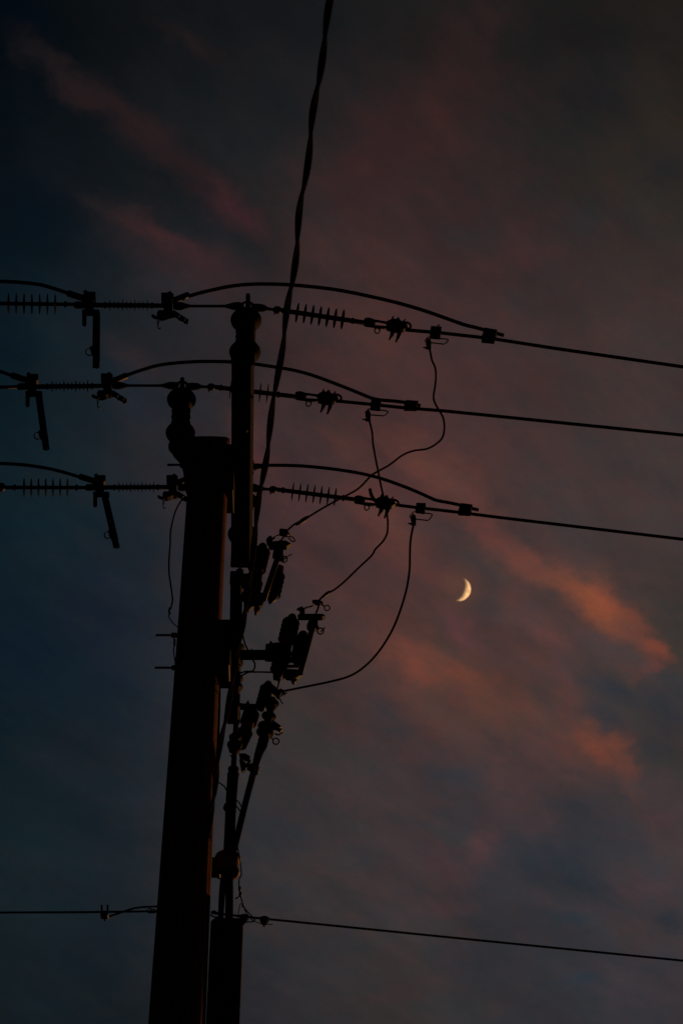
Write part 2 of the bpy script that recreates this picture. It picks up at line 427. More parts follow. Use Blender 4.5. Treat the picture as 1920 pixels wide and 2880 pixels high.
vs = n.new('ShaderNodeVectorMath'); vs.operation = 'SCALE'; l.new(rm.outputs[0], vs.inputs[0]); 
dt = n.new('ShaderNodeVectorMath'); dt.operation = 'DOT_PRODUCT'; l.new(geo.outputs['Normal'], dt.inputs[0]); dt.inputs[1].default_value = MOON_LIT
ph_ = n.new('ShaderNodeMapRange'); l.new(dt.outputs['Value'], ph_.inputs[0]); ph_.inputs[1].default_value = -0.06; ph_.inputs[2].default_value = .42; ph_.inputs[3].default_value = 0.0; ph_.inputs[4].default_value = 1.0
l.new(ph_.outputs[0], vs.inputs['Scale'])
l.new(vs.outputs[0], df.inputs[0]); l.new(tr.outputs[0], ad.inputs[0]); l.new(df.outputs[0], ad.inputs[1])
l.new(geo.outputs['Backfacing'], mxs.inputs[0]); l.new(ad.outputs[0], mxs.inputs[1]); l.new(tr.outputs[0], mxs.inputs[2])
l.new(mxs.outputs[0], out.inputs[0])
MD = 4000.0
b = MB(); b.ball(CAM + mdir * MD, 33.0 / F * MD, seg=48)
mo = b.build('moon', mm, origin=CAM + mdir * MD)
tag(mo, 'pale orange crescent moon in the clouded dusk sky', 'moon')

# ------------------------------------------------------------------ wooden pole
YP = 12.0
pole = thing('utility_pole', 'tall brown weathered wooden pole carrying all the line hardware', 'utility pole', (P(545, 2055, Y=YP).x, YP, 0))
pcx = lambda y: 497 + (2880 - y) * 96 / 1650
cen, rad = [], []
for y, w in ((1229, 53.5), (1231, 55), (1400, 57), (1760, 61.5), (1920, 64), (2400, 72), (2880, 80.5)):
    c = P(pcx(y), y, Y=YP); cen.append(c); rad.append(w * S(c))
axx = pole.location.x
prof = [(axx, c.z, r) for c, r in zip(cen, rad)]
b = MB(); SEG = 72
zs = [0.0]
rb = rad[-1] + (prof[-1][1]) * .0095
ztop = cen[0].z
levels = [(0.0, rb)] + [(c.z, r) for c, r in zip(reversed(cen), reversed(rad))]
fine = []
for (z0, r0), (z1, r1) in zip(levels, levels[1:]):
    k = max(1, int((z1 - z0) / .12))
    for i in range(k): fine.append((z0 + (z1 - z0) * i / k, r0 + (r1 - r0) * i / k))
fine.append(levels[-1]); fine.append((levels[-1][0] + .19, levels[-1][1]))
crack = [random.uniform(-1, 1) for _ in range(SEG)]
cl = [(random.randrange(SEG), random.uniform(8, 14), random.uniform(1, 3)) for _ in range(16)]
for i, (z, r) in enumerate(fine):
    for k in range(SEG):
        a = 2 * math.pi * k / SEG; d = crack[k] * .0008
        for (ck, cz, ln) in cl:
            if ck == k and abs(z - cz) < ln: d -= .008
        rr = r + d + 0
        zc = min(z, ztop - .004 + math.sin(a) * rr * 1.08 - .02 * math.cos(a) * rr)
        if math.cos(a) > .8: zc = min(zc, ztop + math.sin(a) * rr * 1.08 - (math.cos(a) - .8) * .12)
        b.v.append(Vector((axx + math.cos(a) * rr, YP + math.sin(a) * rr, zc)))
for i in range(len(fine) - 1):
    for k in range(SEG):
        k2 = (k + 1) % SEG
        b.f.append((i * SEG + k, i * SEG + k2, (i + 1) * SEG + k2, (i + 1) * SEG + k)); b.sm.append(True)
b.f.append(tuple((len(fine) - 1) * SEG + k for k in range(SEG))); b.sm.append(False)
b.build('pole_shaft', 'wood', pole)
fP = lambda x, y: P(x, y, Y=YP)
for (x0, x1, y, wx0, wx1, wh) in ((471, 540, 1307.5, 506, 513, 8), (438, 520, 1786.5, 482, 498, 7.5), (435.6, 515, 1878, 483, 495, 7.5)):
    b = MB(); s = S(fP(x0, y)); A_, B_ = fP(x0, y), fP(x1, y)
    b.tube([A_, B_], 3.3 * s, 10)
    for q in range(9):
        p = A_.lerp(B_, .02 + q * .045); b.tube([p, p + Vector((.003, 0, 0))], 3.8 * s, 10)
    bo = b.build('bolt', 'steel', pole)
    b = MB(); c = fP((wx0 + wx1) / 2, y)
    b.box(c, Vector(((wx1 - wx0) / 2 * s, 0, 0)), Vector((0, wh * .8 * s, 0)), Vector((0, 0, wh * .8 * s)))
    b.build('nut', 'steel', bo)
# ground conductor running down beside the pole (right face)
b = MB()
b.tube(seg_pts([(622, 1790), (618, 1900), (616, 2000), (612, 2100), (606, 2235)], lambda x, y: P(x, y, Y=YP + .06)), .009, 8, 3)
tag(b.build('ground_cable', 'cable'), 'thin black cable running down the right flank of the wooden pole', 'cable')

# ------------------------------------------------------------------ crossarms (they run towards the viewer)
ZA = P(585, 1340, Y=YP).z
def beam_pts(f, corners): pass
def crossarm(name, label, near, far, Z, wn, wf, hgt, plate, nubs):
    """near / far = photo position of the two ends of the arm's underside axis"""
    A_ = P(*near, Z=Z); B_ = P(*far, Z=Z)
    t = thing(name, label, 'crossarm', A_.lerp(B_, .5))
    d = (B_ - A_); L_ = d.length / 2; d.normalize(); sd = Vector((d.y, -d.x, 0))
    w = (wn * S(A_) + wf * S(B_)) / 4
    b = MB(); b.box(A_.lerp(B_, .5) + Vector((0, 0, hgt / 2)), sd * w, d * L_, Vector((0, 0, hgt / 2)), .16)
    b.build('beam', 'arm', t)
    # end caps a little proud of the beam
    for e, sg in ((A_, -1), (B_, 1)):
        b = MB(); b.box(e + d * (sg * .002) + Vector((0, 0, hgt / 2)), sd * (w + .004), d * .018, Vector((0, 0, hgt / 2 + .004)), .2)
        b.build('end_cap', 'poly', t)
    x0, x1, y0, y1, Yc = plate
    c0, c1 = P(x0, y0, Y=Yc), P(x1, y1, Y=Yc)
    b = MB(); b.box(c0.lerp(c1, .5), Vector((abs(c1.x - c0.x) / 2, 0, 0)), Vector((0, .11, 0)), Vector((0, 0, abs(c1.z - c0.z) / 2 - .075)), .06)
    b.build('mounting_bracket', 'steel', t)
    for (x, y) in nubs:
        p = P(x, y, Z=Z); b = MB(); b.tube([p + Vector((0, 0, -.022)), p + Vector((0, 0, .02))], .012, 6); b.ball(p + Vector((0, 0, -.002)), .018, 1, 1, .5)
        b.build('bolt', 'steel', t)
    return t
crossarm('crossarm', 'upper crossarm, long dark beam fixed to the pole top and pointing at the viewer',
         (682.5, 1022), (679, 1592), ZA, 63, 59, .12, (638, 656, 1262, 1432, YP + .02), [(676.5, 1585), (690, 1210)])
ZL = P(585, 1840, Y=YP).z
crossarm('crossarm', 'lower crossarm, shorter beam beside the pole below the upper one, with the fuse cutouts',
         (665, 1642), (657, 2032), ZL, 34, 33, .10, (614, 646, 1752, 1928, YP), [(664, 1700), (660, 1950)])
b = MB(); q0 = P(673, 1642, Z=ZL); b.tube([q0, q0 + Vector((0, 0, .135)), q0 + Vector((0, 0, .15))], [.012, .012, .006], 10); b.tube([q0 + Vector((0, 0, .1)), q0 + Vector((0, 0, .118))], .026, 6)
tag(b.build('end_bolt', 'steel', origin=q0), 'upright bolt end on the near tip of the lower crossarm', 'bolt')
# ------------------------------------------------------------------ phase lines: position of each conductor in space
ZW = P(692, 860, Y=11.1).z
LINES = {
 'near':   [(-700, 836), (0, 853.5), (190, 856), (420, 859.5), (640, 861), (700, 862), (760, 868), (836, 881), (963, 901), (1060, 920), (1150, 929), (1235, 936), (1380, 952), (1560, 980), (1920, 1032), (3000, 1190)],
 'middle': [(-700, 1102), (0, 1088.5), (190, 1087), (300, 1085.5), (460, 1084.5), (520, 1084), (590, 1087), (650, 1094), (731, 1103.7), (783, 1111), (900, 1124), (960, 1128), (1041, 1137), (1135, 1147), (1240, 1155), (1360, 1167), (1920, 1224), (3000, 1335)],
 'far':    [(-700, 1378), (0, 1371), (180, 1371.5), (430, 1370), (500, 1370), (690, 1371), (745, 1373), (775, 1377), (823, 1384), (942, 1399), (1000, 1405.5), (1060, 1414), (1120, 1420), (1168, 1427), (1290, 1441), (1400, 1455), (1920, 1517), (3000, 1648)],
}
def interp(tab, x, k=1):
    xs = [p[0] for p in tab]; i = max(1, min(len(tab) - 1, bisect_right(xs, x)))
    a, c = tab[i - 1], tab[i]; u = (x - a[0]) / (c[0] - a[0])
    return a[k] + (c[k] - a[k]) * u
def phase_f(ph, off=0.0):
    tab = LINES[ph]
    def f(x, y, dy=0.0):
        p = P(x, interp(tab, x), Z=ZW); return P(x, y, Y=p.y + off + dy)
    return f
FA, FB, FC = phase_f('near'), phase_f('middle'), phase_f('far')
FF = {'near': FA, 'middle': FB, 'far': FC}
def wy(ph, x): return interp(LINES[ph], x)
POS = {'near': 'nearest (top) phase', 'middle': 'middle phase', 'far': 'farthest (lowest) phase'}
WORD = {'near': 'top', 'middle': 'middle', 'far': 'lowest'}

# finned insulator tucked behind the lower arm, only the tips of its sheds show
t = thing('post_insulator', 'finned insulator hidden behind the lower crossarm, only its shed tips showing', 'insulator', P(664, 1960, Y=12.45), 'finned insulator')
fh = lambda x, y: P(x, y, Y=12.45)
A_, B_ = fh(664, 1800), fh(662, 1960); s_h = S(A_); pr = [(0, 10 * s_h)]
for yy, rr in ((1822, 24), (1844, 15), (1866, 21), (1888, 14), (1910, 21), (1933, 21)):
    u = (yy - 1800) / 160; pr += [(u - .045, 11 * s_h), (u - .004, rr * s_h), (u + .004, rr * s_h), (u + .008, 11 * s_h)]
pr.append((1, 10 * s_h)); b = MB(); b.lathe(A_, B_, pr, 30); b.build('insulator_body', 'porc', t); del t['group']
# ---- conductors
for ph, xs, r in (('near', [1120, 1235, 1380, 1560, 1740, 1920, 3000], 5.2), ('middle', [925, 1041, 1135, 1240, 1360, 1640, 1920, 3000], 5.0), ('far', [1085, 1168, 1290, 1400, 1660, 1920, 3000], 4.8)):
    b = MB(); pts = [P(x, wy(ph, x), Z=ZW) for x in xs]; b.tube(pts, r * S(pts[0]), 12)
    tag(b.build('power_line', 'wire'), f'{WORD[ph]} of the three thick power lines leaving the frame at the right', 'power line', 'power lines leaving to the right')
for ph, xs, r in (('near', [-700, -300, 8], 5.0), ('middle', [-700, -200, 60], 5.0), ('far', [-700, -200, -4], 4.8)):
    b = MB(); pts = [P(x, wy(ph, x), Z=ZW) for x in xs]; b.tube(pts, r * S(pts[0]), 12)
    if ph == 'middle':
        b.build('power_line', 'wire'); 
        tag(bpy.data.objects[[o.name for o in COL.objects][-1]], 'short end of the middle power line entering from the left edge', 'power line', 'power lines from the left')

# ---- post insulators
def post(label, x_top, x_bot, Yp, prof, pin_top, extra=None, pinx=None):
    """prof: (photo y of ring centre, radius px)"""
    ys = [p[0] for p in prof]
    top, bot = P(x_top, ys[0], Y=Yp), P(x_bot, ys[-1], Y=Yp)
    t = thing('post_insulator', label, 'insulator', bot, 'standing post insulators')
    s = S(top); L_ = top.z - bot.z
    pr = []
    for y, r in prof:
        z = P(x_top, y, Y=Yp).z; pr.append(((top.z - z) / L_, r * s))
    b = MB(); b.lathe(top, bot, pr, 40); b.build('insulator_body', 'porc', t)
    px = pinx or x_top + 4
    b = MB(); b.tube([P(px, ys[0] + 6, Y=Yp), P(px, pin_top + 6, Y=Yp), P(px, pin_top, Y=Yp), P(px, pin_top - 2.5, Y=Yp)], [8 * s, 6.5 * s, 6 * s, 3 * s], 14)
    b.build('clamp_pin', 'steel', t)
    return t
def bells(c1, c2, r, cr, y0):
    cr *= 1.05
    pr = [(y0, cr * .5), (y0 + 3, cr * .8), (c1 - 13, r * .66), (c1 - 7, r * .9), (c1 - 1, r), (c1 + 3, r * .97), (c1 + 7, r * .8), (c1 + 11, cr)]
    n = 5; a, z = c1 + 13, c2 - 14
    for i in range(n):
        y = a + (z - a) * i / (n - 1)
        pr += [(y, cr * .93), (y + 2.4, cr * 1.04), (y + 3.4, cr * .9)]
    pr += [(c2 - 12, r * .68), (c2 - 6, r * .92), (c2 - 1, r), (c2 + 3, r * .97), (c2 + 7, r * .8), (c2 + 10, cr * .95)]
    return pr
YA = 11.1
post('post insulator with two wide bells on the near end of the upper crossarm', 693, 688, P(692, 860, Z=ZW).y,
     bells(901, 991, 43.8, 26, 878) + [(1010, 24), (1024, 24)], 829, pinx=697.5)
YB = P(515, 1085, Z=ZW).y
pb = post('post insulator with two wide bells on a curved bracket left of the pole top', 511.5, 506, YB,
     bells(1124, 1218, 41, 24.5, 1101) + [(1236, 24), (1248, 26), (1252, 31.5), (1258, 32), (1262, 25)], 1065, pinx=513)
b = MB()   # curved bracket
fb = lambda x, y: P(x, y, Y=YB)
rod(b, fb, [(504, 1256), (510, 1272), (522, 1294), (531, 1325), (534, 1370), (540, 1400)], [26, 25, 19, 16, 14, 11], 4, 16)
b.build('curved_bracket', 'steel', pb)
YCp = P(690, 1371, Z=ZW).y
post('post insulator on the far end of the upper crossarm, mostly hidden behind the beam', 683, 681, YCp,
     bells(1412, 1503, 40.5, 24, 1390) + [(1520, 22), (1534, 22)], 1345, pinx=688)

# ---- clamp straddling each post (rod ends with eyes)
def saddle(ph, label, a, c, rl, rr, y):
    f = FF[ph]; s = S(f(a[0], y)); 
    t = thing('dead_end_link', label, 'line link', f((a[0] + c[-1]) / 2, y), 'rods over the post insulators')
    # left rod with bulbous eye ends
    b = MB(); k = rl
    P0, P1 = f(a[0], y), f(a[-1], y)
    xs = a; Lx = xs[-1] - xs[0]
    pr = [(0, 8), (.04, 11.5), (.11, 12), (.19, 7.5), (.24, 4.4), (.5, 4), (.73, 4.4), (.80, 8), (.86, 11.5), (.93, 12), (.98, 9), (1, 5)]
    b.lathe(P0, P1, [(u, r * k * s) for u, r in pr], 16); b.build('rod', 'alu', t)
    # eye bridge over the pin
    b = MB(); x0, x1 = a[-1] - 6, c[0] + 6
    rod(b, f, [(x0, y - 6), ((x0 + x1) / 2, y - 11), (x1, y - 5)], 4.2 * k, 3); rod(b, f, [(x0, y + 7), ((x0 + x1) / 2, y + 11), (x1, y + 8)], 3.6 * k, 3)
    b.build('eye', 'alu', t)
    P0, P1 = f(c[0], y + 2), f(c[1], wy(ph, c[1]))
    b = MB(); b.lathe(P0, P1, [(u, r * k * s) for u, r in ((0, 5), (.06, 10), (.25, 12), (.42, 11), (.55, 5.5), (.68, 4.2), (.74, 5), (.8, 10.5), (.9, 11.5), (.97, 9.5), (1, 7))], 16)
    b.build('socket', 'alu', t)
    b = MB(); xq = c[1] - 18 * k
    rod(b, f, [(xq, wy(ph, xq) + 6), (xq, wy(ph, xq) + 16)], [2.6, 1]); rod(b, f, [(xq + 4, wy(ph, xq) + 6), (xq + 3.5, wy(ph, xq) + 13)], [1.4, .7]); b.build('cotter_pin', 'steel', t)
    return t
saddle('near', 'smooth rod with eyes over the near post insulator, on the top line', (487, 686), (706, 790), 1, 1, 861)
saddle('middle', 'smooth rod with eyes over the post insulator left of the pole top', (316, 504), (522, 604), .93, 1, 1084.5)
saddle('far', 'rod with eyes on the lowest line, half hidden behind the pole and beam', (500, 676), (700, 777), .92, 1, 1371)

# ---- long rod insulators with fins
def fins(core, cs, r, base=2.0, tip=.55):
    return core, cs, r
def rod_insulator(ph, label, p0, p1, core, fin_t, r, cols, k=1.0, group='finned strain insulators'):
    f = FF[ph]; A_, B_ = f(*p0), f(*p1); s = S(A_.lerp(B_, .5)); Lp = (B_ - A_).length / s
    t = thing('strain_insulator', label, 'insulator', A_.lerp(B_, .5), group)
    b = MB(); b.lathe(A_, B_, [(0, core * s), (1, core * s)], 16)
    for c in cols:
        u = c; w = 4.2 / Lp
        b.lathe(A_.lerp(B_, u - w), A_.lerp(B_, u + w), [(0, core * s), (.25, 9 * k * s), (.75, 9 * k * s), (1, core * s)], 16)
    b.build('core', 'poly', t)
    for u in fin_t:
        b = MB(); w = 2.6 / Lp
        b.lathe(A_.lerp(B_, u - w), A_.lerp(B_, u + w), [(0, core * 1.02 * s), (.36, r * .55 * s), (.47, r * s), (.53, r * s), (.64, r * .55 * s), (1, core * 1.02 * s)], 32)
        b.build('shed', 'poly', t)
    return t
def ft(x0, x1, xs): return [(x - x0) / (x1 - x0) for x in xs]
def lin_x(a, c, n): return [a + (c - a) * i / (n - 1) for i in range(n)]
rod_insulator('near', 'seven-finned insulator at the left edge on the top line', (0 - 30, 853), (215, 856.5), 5.6, ft(-30, 215, lin_x(25, 156, 7)), 29.5, ft(-30, 215, [185]))
rod_insulator('far', 'seven-finned insulator near the left edge on the lowest line', (8, 1371), (243, 1371.5), 5.4, ft(8, 243, lin_x(68.6, 190.4, 7)), 26.5, ft(8, 243, [42, 216]))
rod_insulator('near', 'seven-finned slanting insulator right of the pole on the top line', (786, 872), (1028, 908), 7, ft(786, 1028, lin_x(835.5, 963, 7)), 28.5, ft(786, 1028, [991]))
rod_insulator('middle', 'finned insulator on the middle line partly hidden behind the upper crossarm', (600, 1088), (836, 1116), 6.6, ft(600, 836, lin_x(648.7, 752, 6)), 27.5, ft(600, 836, [621, 783]))
rod_insulator('far', 'seven-finned insulator right of the upper crossarm on the lowest line', (774, 1376), (1000, 1405), 6.2, ft(774, 1000, lin_x(822.8, 942.2, 7)), 26.5, ft(774, 1000, [796, 965]))
b = MB(); f = FC
b.ball(f(4, 1370.5), 13.5 * S(f(4, 1370)), 1, .9, 1.05)
tag(b.build('ball_fitting', 'steel'), 'round socket fitting cut by the left edge on the lowest line', 'fitting')

# ---- in-line disconnect switches with the blade hanging open
def disconnect(ph, label, x1, y1, k, gap, blade, ringc, hook=True):
    """x1,y1: centre of the hinge-side block on the line; k size factor; gap: px to the latch-side block"""
    f = FF[ph]; Yp = f(x1, y1).y; s = S(f(x1, y1))
    t = thing('disconnect_switch', label, 'switch', f(x1, y1), 'open line switches left of the pole')
    q = lambda dx, dy: (x1 + dx * k, y1 + dy * k)
    X2 = x1 + gap
    # hinge block
    b = MB(); b.prism([q(-13, -37), q(18, -37), q(20, -34), q(20, -12), q(14, -8), q(14, 14), q(-12, 14), q(-12, -8), q(-16, -12)], Yp, .05)
    rod(b, f, [q(-14, -37), q(-8, -41), q(-4, -37)], 2.5 * k)
    b.build('hinge_block', 'alu', t)
    b = MB(); b.prism([q(-18, 13), q(24, 13), q(31, 17), q(31, 31), q(-18, 31)], Yp, .035); b.build('hinge', 'steel', t)
    b = MB(); rod(b, f, [q(-12, 28), q(-12, 55), q(-12, 57.5)], [6.5 * k, 6.2 * k, 4 * k]); b.build('stop_post', 'poly', t)
    # sleeve that takes the jumper
    b = MB(); rod(b, f, [q(-60, -34), q(-57, -33), q(-30, -24), q(-10, -18)], [7 * k, 9.5 * k, 9.5 * k, 9.5 * k], 0, 14)
    b.build('sleeve', 'alu', t)
    b = MB(); b.lathe(f(*q(-42, 0)), f(*q(-8, 0)), [(0, 6 * s), (.15, 10.5 * k * s), (.7, 10.5 * k * s), (1, 8 * s)], 16); b.build('terminal', 'alu', t)
    # blade
    (bx0, by0), (bx1, by1) = blade; dx, dy = bx1 - bx0, by1 - by0; l_ = math.hypot(dx, dy); nx, ny = dy / l_, -dx / l_
    w = 10 * k
    pts = [(bx0 - nx * w, by0 - ny * w + 2), (bx0 + nx * w * .6, by0 + ny * w * .6 - 4), (bx0 + nx * w, by0 + ny * w + 3),
           (bx0 + dx * .87 + nx * w, by0 + dy * .87 + ny * w), (bx0 + dx * .87 + nx * w * .9, by0 + dy * .87 + ny * w * .9), (bx1 + nx * w * .95, by1 + ny * w), (bx1 + nx * w * .6, by1 - 3), (bx1 + nx * 2, by1 + 1),
           (bx1 - nx * w * .5, by1 - 2), (bx1 - nx * w, by1 + 0), (bx0 + dx * .8 - nx * w * .98, by0 + dy * .8), (bx0 + dx * .8 - nx * w * 1.08, by0 + dy * .78)]
    b = MB(); b.prism(pts, Yp - .02, .025); bl = b.build('blade', 'poly', t)
    b = MB(); mx, my = bx0 + dx * .5, by0 + dy * .5
    b.prism([(mx - 5 * k, my - 7 * k), (mx + 5 * k, my - 7 * k), (mx + 5.6 * k, my + 7 * k), (mx - 4.4 * k, my + 7 * k)], Yp - .036, .006); b.build('tag', 'label', bl)
    b = MB(); ring(b, f, ringc[0], ringc[1], 10.5 * k, 10 * k, 1.7); rod(b, f, [(ringc[0] + 5 * k, ringc[1] - 14 * k), (ringc[0] + 9 * k, ringc[1] - 2), (ringc[0] + 12 * k, ringc[1] + 12 * k)], [4, 6, 3], 3)
    b.build('pull_ring', 'steel', bl)
    # insulator between the blocks
    A_, B_ = f(x1 + 14 * k, y1), f(X2 - 10 * k, wy(ph, X2)); Lp = gap - 24 * k
    b = MB(); b.lathe(A_, B_, [(0, 7 * k * s), (1, 6.8 * k * s)], 16)
    for xx in (46 * k, gap - 43 * k):
        u = (xx - 14 * k) / Lp; w = 3.6 / Lp
        b.lathe(A_.lerp(B_, u - w), A_.lerp(B_, u + w), [(0, 7 * k * s), (.3, 9.6 * k * s), (.7, 9.6 * k * s), (1, 7 * k * s)], 16)
    b.build('insulator_core', 'poly', t)
    for i in range(10):
        xx = 60 * k + (gap - 56 * k - 60 * k) * i / 9; u = (xx - 14 * k) / Lp; w = 1.7 / Lp
        r = (16.8 if i % 3 == 0 else 12.8) * k
        b = MB(); b.lathe(A_.lerp(B_, u - w), A_.lerp(B_, u + w), [(0, 7 * k * s), (.4, r * s), (.6, r * s), (1, 7 * k * s)], 28); b.build('shed', 'poly', t)
    # latch block
    y2 = wy(ph, X2); q = lambda dx, dy: (X2 + dx * k, y2 + dy * k)
    b = MB(); b.prism([q(-17, -35), q(-3, -36), q(14, -35), q(18, -30), q(16, -12), q(14, -8), q(14, 14), q(-11, 14), q(-11, -6), q(-17, -12)], Yp, .05)
    rod(b, f, [q(2, -36), q(7, -39.5), q(12, -35)], 2.5 * k)
    b.build('latch_block', 'alu', t)
    b = MB(); b.prism([q(-25, 12), q(18, 12), q(28, 22), q(12, 30), q(4, 32), q(-4, 37), q(-14, 42), q(-25, 40), q(-29, 26)], Yp, .04)
    b.build('latch', 'steel', t)
    b = MB()     # slanting plate with two holes
    for (u0, u1) in ((0, .38), (.48, .76), (.86, 1)):
        a_, c_ = q(14, 20), q(56, 46)
        p0 = (a_[0] + (c_[0] - a_[0]) * u0, a_[1] + (c_[1] - a_[1]) * u0); p1 = (a_[0] + (c_[0] - a_[0]) * u1, a_[1] + (c_[1] - a_[1]) * u1)
        b.prism([(p0[0] + 4 * k, p0[1] - 7 * k), (p1[0] + 4 * k, p1[1] - 7 * k), (p1[0] + 1 * k, p1[1] + 7 * k), (p0[0] - 4 * k, p0[1] + 7 * k)], Yp, .012)
    for sg in (-1, 1):
        rod(b, f, [(q(16, 20)[0] + sg * 3 * k, q(16, 20)[1] - sg * 5.2 * k), (q(57, 46)[0] + sg * 1.5 * k, q(57, 46)[1] - sg * 4.8 * k)], 2.2 * k)
    b.build('horn_plate', 'steel', t)
    b = MB(); rod(b, f, [q(-42, 28), q(-38, 31), q(-30, 34), q(-22, 33)], [4 * k, 5.2 * k, 5.2 * k, 4 * k]); rod(b, f, [q(-42, 30), q(-42, 25)], 2 * k); b.build('latch_knob', 'steel', t)
    b = MB(); rod(b, f, [q(-25, 14), q(-27, 26), q(-24, 40), q(-26, 52), q(-27, 60), q(-24, 65), q(-20, 64), q(-20, 61)], 1.5 * k, 3); rod(b, f, [q(-29, 34), q(-28, 48), q(-26, 56)], 1.2 * k, 2)
    b.build('hook', 'brass', t)
    if ph != 'far':
        b = MB(); rod(b, f, [q(12, -13), q(30, -19), q(57, -30), q(61, -31.5)], [9.5 * k, 9.5 * k, 9.5 * k, 7 * k], 0, 14); b.build('sleeve', 'alu', t)
    else:
        b = MB(); rod(b, f, [q(12, -13), q(30, -19), q(46, -26)], [8.5 * k, 9 * k, 9 * k], 0, 14); b.build('sleeve', 'alu', t)
    return t
disconnect('near', 'open line switch on the top line, its blade hanging straight down', 250, 858, 1, 221, ((272, 876), (271, 1035)), (252, 990))
disconnect('middle', 'open line switch on the middle line at the left edge, its blade leaning right', 90, 1087.5, .96, 211, ((110, 1108), (131, 1266)), (107, 1226))
disconnect('far', 'open line switch on the lowest line beside the pole, its blade leaning right', 279.5, 1371, .93, 205, ((296, 1392), (328.5, 1542)), (303.5, 1505))

# ---- jumpers
def jumper(ph, label, px, r, name='jumper_cable'):
    f = FF[ph]; b = MB(); pts = seg_pts(px, f); b.tube(pts, r * S(pts[len(pts) // 2]), 12, 6)
    tag(b.build(name, 'cable'), label, 'jumper cable', 'arched jumper cables')
jumper('near', 'long arched jumper over the top line, passing above the near insulator', [(530, 833.5), (560, 824.5), (591, 817), (649, 805), (706, 799.5), (763, 799), (821, 801.5), (897, 808.6), (960, 817.4), (1036, 832.7), (1113, 850.7), (1190, 873), (1266, 899.7), (1304, 913), (1334, 920.5), (1362, 928), (1397, 938), (1416, 943.5)], 5.3)
jumper('near', 'arched jumper entering at the left edge above the top line', [(-160, 800), (-60, 790), (0, 791.5), (60, 794.5), (115, 801), (160, 814), (196, 826)], 5.3)
jumper('middle', 'arched jumper over the middle line, passing behind the upper crossarm', [(356, 1055.5), (398, 1041), (437, 1029.5), (475, 1023), (526, 1018.5), (580, 1016.5), (652, 1018), (717, 1024), (778, 1033), (829, 1042), (880, 1056), (931, 1074.5), (982, 1094.5), (1015, 1108), (1044, 1119.5), (1070, 1125), (1103, 1127.6), (1140, 1132), (1172, 1139), (1182, 1141)], 5)
jumper('middle', 'short visible end of the jumper at the left edge above the middle line', [(-160, 1010), (-60, 1024), (0, 1044), (38, 1058)], 5.2)
jumper('far', 'arched jumper over the lowest line, starting behind the pole', [(520, 1344), (560, 1326), (620, 1312), (690, 1308), (753, 1308.6), (804, 1308.8), (855, 1311), (906, 1315.7), (957, 1322), (1016, 1332), (1072, 1346), (1128, 1365.6), (1170, 1382.4), (1207, 1399), (1226, 1407), (1257, 1413), (1291, 1420), (1327, 1430), (1345, 1434.5)], 4.9)
jumper('far', 'arched jumper entering at the left edge above the lowest line', [(-160, 1316), (-60, 1303), (0, 1303.5), (50, 1306), (89, 1310), (143, 1319), (186, 1330), (226, 1342)], 4.9)
b = MB(); f = FC; rod(b, f, [(690, 1316), (738, 1316)], 4.6); b.box(f(712, 1316), Vector((.006, 0, 0)), Vector((0, .03, 0)), Vector((0, 0, .05)))
rod(b, f, [(716, 1321), (720, 1321)], 3.5)
tag(b.build('mounting_bolt', 'steel'), 'bolt and flat washer on the right face of the upper crossarm', 'bolt')
b = MB(); b.prism([(700, 1360), (716, 1360), (729, 1368), (727, 1380), (712, 1384), (700, 1384)], FC(715, 1371).y, .03)
b.prism([(705, 1388), (713, 1390), (726, 1402), (724, 1422), (712, 1434), (704, 1434)], FC(715, 1371).y, .02)
tag(b.build('yoke_plate', 'steel'), 'notched yoke plate showing at the right edge of the upper crossarm', 'plate')

# ---- bolted clamps joining jumper and line
def clamp_box(label, ph, quad, th=.06):
    f = FF[ph]; cx = sum(p[0] for p in quad) / 4; cy = sum(p[1] for p in quad) / 4; Yp = f(cx, cy).y
    t = thing('line_clamp', label, 'clamp', f(cx, cy), 'bolted clamps on the lines')
    b = MB(); b.prism(quad, Yp, th); b.build('clamp_body', 'alu', t)
    b = MB()
    for u in (.3, .7):
        x = quad[0][0] * (1 - u) + quad[1][0] * u; y = quad[0][1] * (1 - u) + quad[1][1] * u
        x2 = quad[3][0] * (1 - u) + quad[2][0] * u; y2 = quad[3][1] * (1 - u) + quad[2][1] * u
        rod(b, f, [(x, y + 3), (x2, y2 - 2)], 2.4)
    b.build('clamp_bolts', 'steel', t)
clamp_box('square clamp where the long top jumper meets the top line', 'near', [(1362, 921), (1397, 931), (1389, 967), (1353, 961)])
clamp_box('square clamp where the middle jumper meets the middle line', 'middle', [(1141.6, 1124.5), (1175.6, 1130), (1171, 1156), (1135.5, 1154)])
clamp_box('square clamp where the lowest jumper meets the lowest line', 'far', [(1295, 1414), (1327.6, 1421.7), (1322, 1451.7), (1287.7, 1447.8)])

